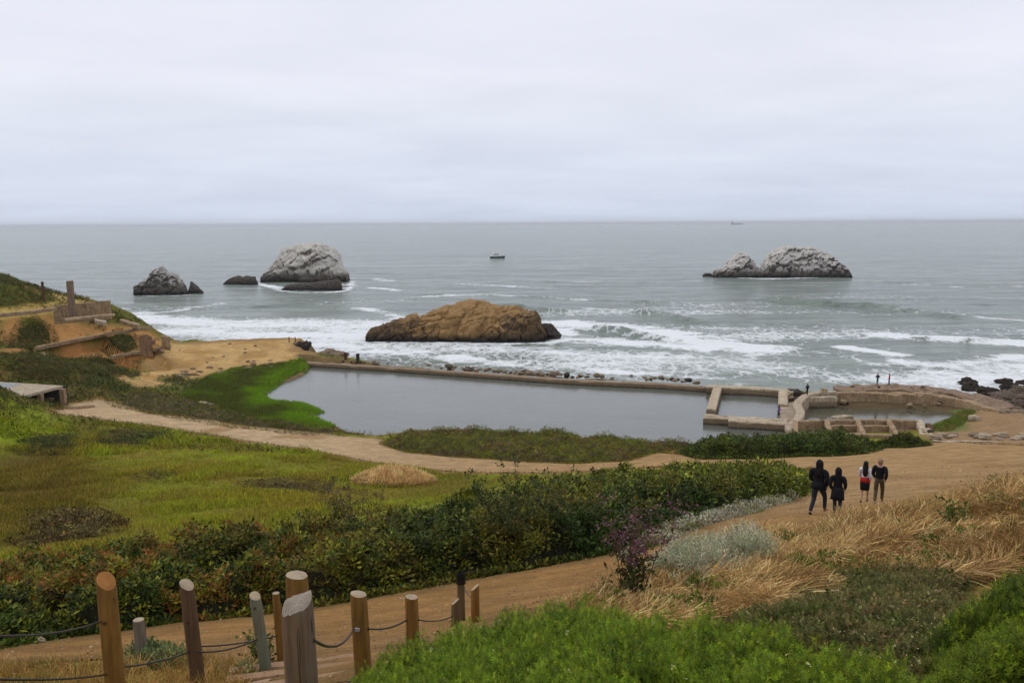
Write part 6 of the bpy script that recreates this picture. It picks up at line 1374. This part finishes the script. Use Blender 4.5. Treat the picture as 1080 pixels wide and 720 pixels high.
def person(base, h, face, label, top, bottom, shoe, hair=None, hair_len=0, stride=.25, phase=1, arms=(.1, .1), hood=False, coat=False, skirt=False, build=1.0, detail=True, hem=None, group=None, shoe_b=None, elbow=(.1, .1), mat_hair=None):
    """local axes: +y is where the person faces"""
    s = h / 1.75; root = empty('person', base); root.rotation_euler = (0, 0, face); tag(root, label, 'person', group); b = build; V3 = lambda x, y, z: np.array([x * s, y * s, z * s])
    J = {}; J['pelvis'] = V3(0, 0, .93); J['waist'] = V3(0, 0, 1.10); J['chest'] = V3(0, .01, 1.30); J['neckb'] = V3(0, -.01, 1.47); J['neck'] = V3(0, .01, 1.53); J['head'] = V3(0, .03, 1.62); J['crown'] = V3(0, .01, 1.735)
    st = stride
    for sd, nm in ((-1, 'l'), (1, 'r')):
        f = phase * sd       # +1 leg in front
        foot_y = st * f; J['hip' + nm] = V3(.09 * sd * b, 0, .88)
        if f > 0: J['knee' + nm] = V3(.095 * sd * b, foot_y * .75 + .06, .49); J['ank' + nm] = V3(.09 * sd * b, foot_y, .085); J['toe' + nm] = V3(.11 * sd * b, foot_y + .17, .035)
        else: J['knee' + nm] = V3(.095 * sd * b, foot_y * .25 + .04, .48); J['ank' + nm] = V3(.09 * sd * b, foot_y - .06, .16 if st > .05 else .085); J['toe' + nm] = V3(.10 * sd * b, foot_y + .08, .04)
        sw = -f * arms[0 if sd < 0 else 1]; el = elbow[0 if sd < 0 else 1]
        J['sho' + nm] = V3(.185 * sd * b, -.01, 1.42); J['elb' + nm] = V3(.225 * sd * b, sw * .6 - .02, 1.14); J['wri' + nm] = V3(.215 * sd * b - el * .35 * sd, sw * 1.1 + .05 + el, .90 + el * .5); J['hand' + nm] = J['wri' + nm] + V3(0, .02, -.08)
    E = [('pelvis', 'waist'), ('waist', 'chest'), ('chest', 'neckb'), ('neckb', 'neck'), ('neck', 'head'), ('head', 'crown')]
    for nm in 'lr': E += [('pelvis', 'hip' + nm), ('hip' + nm, 'knee' + nm), ('knee' + nm, 'ank' + nm), ('ank' + nm, 'toe' + nm), ('neckb', 'sho' + nm), ('sho' + nm, 'elb' + nm), ('elb' + nm, 'wri' + nm), ('wri' + nm, 'hand' + nm)]
    rad = dict(pelvis=(.14, .105), waist=(.125, .09), chest=(.155, .105), neckb=.07, neck=.052, head=(.082, .098), crown=(.05, .06))
    for nm in 'lr': rad.update({'hip' + nm: .085, 'knee' + nm: .058, 'ank' + nm: .038, 'toe' + nm: .03, 'sho' + nm: .056, 'elb' + nm: .042, 'wri' + nm: .027, 'hand' + nm: .03})
    R_ = {k: tuple(np.array(v if hasattr(v, '__len__') else (v, v)) * s * (1 + (b - 1) * .7)) for k, v in rad.items()}
    body = skin('body', J, E, R_, M_skin, root, 2 if detail else 1)
    sub = 2 if detail else 1
    def part(name, ks, es, mat, k=1.16, extra=None, add=.008):
        rr = {q: tuple(np.array(R_[q]) * k + add * s) for q in ks}
        if extra: rr.update({q: tuple(np.array(v) * s) for q, v in extra.items()})
        return skin(name, {q: J[q] for q in ks}, es, rr, mat, root, sub)
    # trousers / legs
    if bottom is not None:
        ks = ['pelvis', 'waist', 'hipl', 'hipr', 'kneel', 'kneer', 'ankl', 'ankr'] if not skirt else ['pelvis', 'waist']
        if not skirt: part('trousers', ks, [('pelvis', 'waist'), ('pelvis', 'hipl'), ('pelvis', 'hipr'), ('hipl', 'kneel'), ('hipr', 'kneer'), ('kneel', 'ankl'), ('kneer', 'ankr')], bottom, 1.14, dict(ankl=(.058, .062), ankr=(.058, .062), kneel=(.074, .074), kneer=(.074, .074)))
    if skirt: lathe_skirt('skirt', [(0, 0, 1.04 * s, .15 * s, .12 * s), (0, 0, .94 * s, .185 * s, .145 * s), (0, 0, .8 * s, .19 * s, .15 * s), (0, .01 * s, .56 * s, .175 * s, .16 * s)], bottom, root)
    tk = ['chest', 'pelvis', 'waist', 'neckb', 'shol', 'shor', 'elbl', 'elbr', 'wril', 'wrir']
    te = [('pelvis', 'waist'), ('waist', 'chest'), ('chest', 'neckb'), ('neckb', 'shol'), ('neckb', 'shor'), ('shol', 'elbl'), ('shor', 'elbr'), ('elbl', 'wril'), ('elbr', 'wrir')]
    part('jacket' if coat or hood else 'top', tk, te, top, 1.17, dict(shol=(.085 * b, .09), shor=(.085 * b, .09), elbl=(.07, .072), elbr=(.07, .072), wril=(.045, .045), wrir=(.045, .045), waist=(.155 * b, .12), chest=(.18 * b, .13), pelvis=(.17 * b, .13)), .014)
    if coat: lathe_skirt('coat_skirt', [(0, 0, 1.08 * s, .165 * s * b, .125 * s), (0, 0, .95 * s, .19 * s * b, .145 * s), (0, 0, .82 * s, .20 * s * b, .16 * s), (0, -.01 * s, (hem or .66) * s, .215 * s * b, .18 * s)], top, root, folds=.05)
    elif hood: lathe_skirt('jacket_hem', [(0, 0, 1.08 * s, .17 * s * b, .125 * s), (0, 0, .93 * s, .19 * s * b, .145 * s), (0, 0, .84 * s, .188 * s * b, .145 * s)], top, root, folds=.03)
    if skirt: lathe_skirt('red_waistband', [(0, 0, 1.10 * s, .162 * s, .127 * s), (0, 0, 1.0 * s, .19 * s, .15 * s), (0, 0, .90 * s, .20 * s, .158 * s)], M_redc, root, folds=.03)
    for nm in 'lr':
        a, t = J['ank' + nm], J['toe' + nm]; heel = a + np.array([0, -.05 * s, -.035 * s]); dict_ = {'ball': (a + t) / 2 + np.array([0, 0, -.01 * s]), 'heel': heel, 'toe': t}
        skin('shoe', dict_, [('ball', 'heel'), ('ball', 'toe')], dict(heel=(.042 * s, .038 * s), ball=(.048 * s, .04 * s), toe=(.04 * s, .03 * s)), (shoe_b or shoe) if nm == 'r' else shoe, root, sub)
    if detail:
        # hands: palm is the end of the body mesh; five curled fingers rooted in it
        for sd, nm in ((-1, 'l'), (1, 'r')):
            hd = J['hand' + nm]
            for i, (oy, L) in enumerate([(.028, .072), (.010, .080), (-.009, .075), (-.026, .06)]):
                a = hd + V3(0, oy, -.01); skin('finger', dict(a=a, b=a + V3(-.004 * sd, 0, -L * .5), c=a + V3(-.02 * sd, 0, -L * .95)), [('a', 'b'), ('b', 'c')], dict(a=(.0095 * s,) * 2, b=(.0085 * s,) * 2, c=(.007 * s,) * 2), M_skin, body, 1)
            a = hd + V3(-.005 * sd, .02, .03); skin('thumb', dict(a=a, b=a + V3(-.008 * sd, .028, -.028), c=a + V3(-.014 * sd, .036, -.055)), [('a', 'b'), ('b', 'c')], dict(a=(.012 * s,) * 2, b=(.010 * s,) * 2, c=(.008 * s,) * 2), M_skin, body, 1)
        # face and ears
        hc = J['head']
        def ball(name, c, sz, mat):
            bm = bmesh.new(); bmesh.ops.create_icosphere(bm, subdivisions=2, radius=1)
            for v in bm.verts: v.co = Vector((v.co.x * sz[0] * s + c[0], v.co.y * sz[1] * s + c[1], v.co.z * sz[2] * s + c[2]))
            me = bpy.data.meshes.new(name); bm.to_mesh(me); bm.free(); me.materials.append(mat); o = bpy.data.objects.new(name, me); COL.objects.link(o); o.parent = body; return o
        for sd in (-1, 1): ball('eye', hc + V3(.032 * sd, .085, -.01), (.012, .008, .008), M_eye); ball('ear', hc + V3(.083 * sd, .0, -.01), (.012, .022, .034), M_skin)
        ball('nose', hc + V3(0, .105, -.03), (.014, .02, .026), M_skin); ball('mouth', hc + V3(0, .088, -.068), (.026, .008, .007), M_redc)
    # hair and hoods: shells around the head
    hd = J['head']
    def shell(name, c, sz, mat, zc=-9, flat_front=0):
        bm = bmesh.new(); bmesh.ops.create_icosphere(bm, subdivisions=3 if detail else 2, radius=1); v = np.array([q.co[:] for q in bm.verts]); fs = np.array([[q.index for q in f.verts] for f in bm.faces]); bm.free()
        v = v * (1 + .05 * fbm(v[:, 0] * 3, v[:, 1] * 3, v[:, 2] * 3, 2, 5))[:, None]; v[:, 1] = np.where(v[:, 1] > 0, v[:, 1] * (1 - flat_front), v[:, 1])
        V = v * np.array(sz) * s + np.array(c); return mesh_obj(name, V, fs, mat, root, smooth=True)
    if hood:
        shell('hood', hd + V3(0, -.025, .03), (.118, .13, .155), top, flat_front=.25); lathe_skirt('hood_collar', [tuple(hd + V3(0, -.02, -.02)) + (.11 * s, .11 * s), tuple(hd + V3(0, -.03, -.12)) + (.12 * s, .10 * s), tuple(hd + V3(0, -.03, -.20)) + (.17 * s, .11 * s), tuple(hd + V3(0, -.02, -.25)) + (.12 * s, .08 * s)], top, root)
    if hair:
        shell('hair', hd + V3(0, -.022, .035), (.098, .108, .125), hair, flat_front=.12)
        if hair_len: lathe_skirt('long_hair', [tuple(hd + V3(0, -.03, .06)) + (.085 * s, .08 * s), tuple(hd + V3(0, -.06, -.05)) + (.105 * s, .07 * s), tuple(hd + V3(0, -.10, -.16)) + (.115 * s, .055 * s), tuple(hd + V3(0, -.13, -.16 - hair_len * .6)) + (.105 * s, .045 * s), tuple(hd + V3(0, -.13, -.18 - hair_len)) + (.06 * s, .025 * s)], hair, root, folds=.06)
    return root
def foot(px, py, depth):
    p = PD(px, py, depth); g_ = G(px, py); return np.array([g_[0], g_[1], float(gz(g_[0], g_[1])) + .045])
def hgt(base, py_top):                    # standing height so that the head reaches a picture row
    lo, hi = .5, 3
    for _ in range(30):
        m = (lo + hi) / 2
        if project(np.array(base) + (0, 0, m))[1] > py_top: lo = m
        else: hi = m
    return lo
b1, b2, b3, b4 = [foot(*a) for a in PEOPLE_NEAR]
FACE = R(-8)
person(b1, hgt(b1, 486), R(-38), 'tall person in a black hooded jacket and dark jeans, leftmost of the four walkers', M_bl, M_jean, M_shoe, M_hairb, .2, .34, 1, (.12, .1), hood=True, build=1.25, shoe_b=None)
person(b2, hgt(b2, 494), R(-30), 'shorter person in a long black hooded coat, second from left of the walkers', M_bl, M_jean, M_shoe, None, 0, .2, -1, (.1, .1), hood=True, coat=True, hem=.62, build=1.12)
person(b3, hgt(b3, 486.5), R(-30), 'woman with long black hair, white top, red sash and dark shorts', M_whitec, M_bl, M_shoe, M_hairb, .30, .2, 1, (.25, .1), skirt=True, build=1.0)
person(b4, hgt(b4, 484), R(-30), 'man with light brown hair, black sweater and brown trousers, walking on the path', M_bl, M_khaki, M_greenshoe, M_hairl, 0, .24, 1, (.1, .15), build=1.08)
def far_person(px, py, z, ptop, face, label, **kw):
    b = PZ(px, py, z); return person(b, hgt(b, ptop), face, label, detail=False, stride=kw.pop('stride', .03), **kw)
far_person(821.5, 440.5, 2.8, 428, R(60), 'person in a purple jacket standing on the near wall of the small rectangular pool', top=M_purple, bottom=M_jean, shoe=M_shoe, hair=M_hairb, stride=.18)
far_person(851.3, 416, 3.35, 404.5, R(20), 'person in black standing on the sea side of the S-shaped wall', top=M_bl, bottom=M_bl, shoe=M_shoe, hair=M_hairb, build=1.1)
far_person(925.3, 405.6, 3.6, 393.6, R(0), 'person in black top and teal trousers, left one on the curved wall', top=M_bl, bottom=M_teal, shoe=M_shoe, hair=M_hairb, elbow=(.3, .3))
far_person(937.7, 405.6, 3.6, 394, R(70), 'person in a red jacket standing on the curved wall', top=M_redc, bottom=M_jean, shoe=M_shoe, hair=M_hairb)

# ------------------------------------------------------------------ thin sea air
def haze():
    bm = bmesh.new(); bmesh.ops.create_cube(bm, size=1); me = bpy.data.meshes.new('haze'); bm.to_mesh(me); bm.free()
    o = bpy.data.objects.new('haze', me); COL.objects.link(o); o.scale = (140000, 140000, 66); o.location = (0, 0, 27); tag(o, kind='stuff')
    m = bpy.data.materials.new('haze'); m.use_nodes = True; nt = m.node_tree; nt.nodes.clear(); out = nt.nodes.new('ShaderNodeOutputMaterial'); v = nt.nodes.new('ShaderNodeVolumePrincipled')
    v.inputs['Color'].default_value = (.92, .95, .98, 1); v.inputs['Density'].default_value = 6.5e-5; v.inputs['Anisotropy'].default_value = .2; nt.links.new(v.outputs[0], out.inputs[1]); me.materials.append(m)
haze()
print('objects', len(bpy.data.objects))
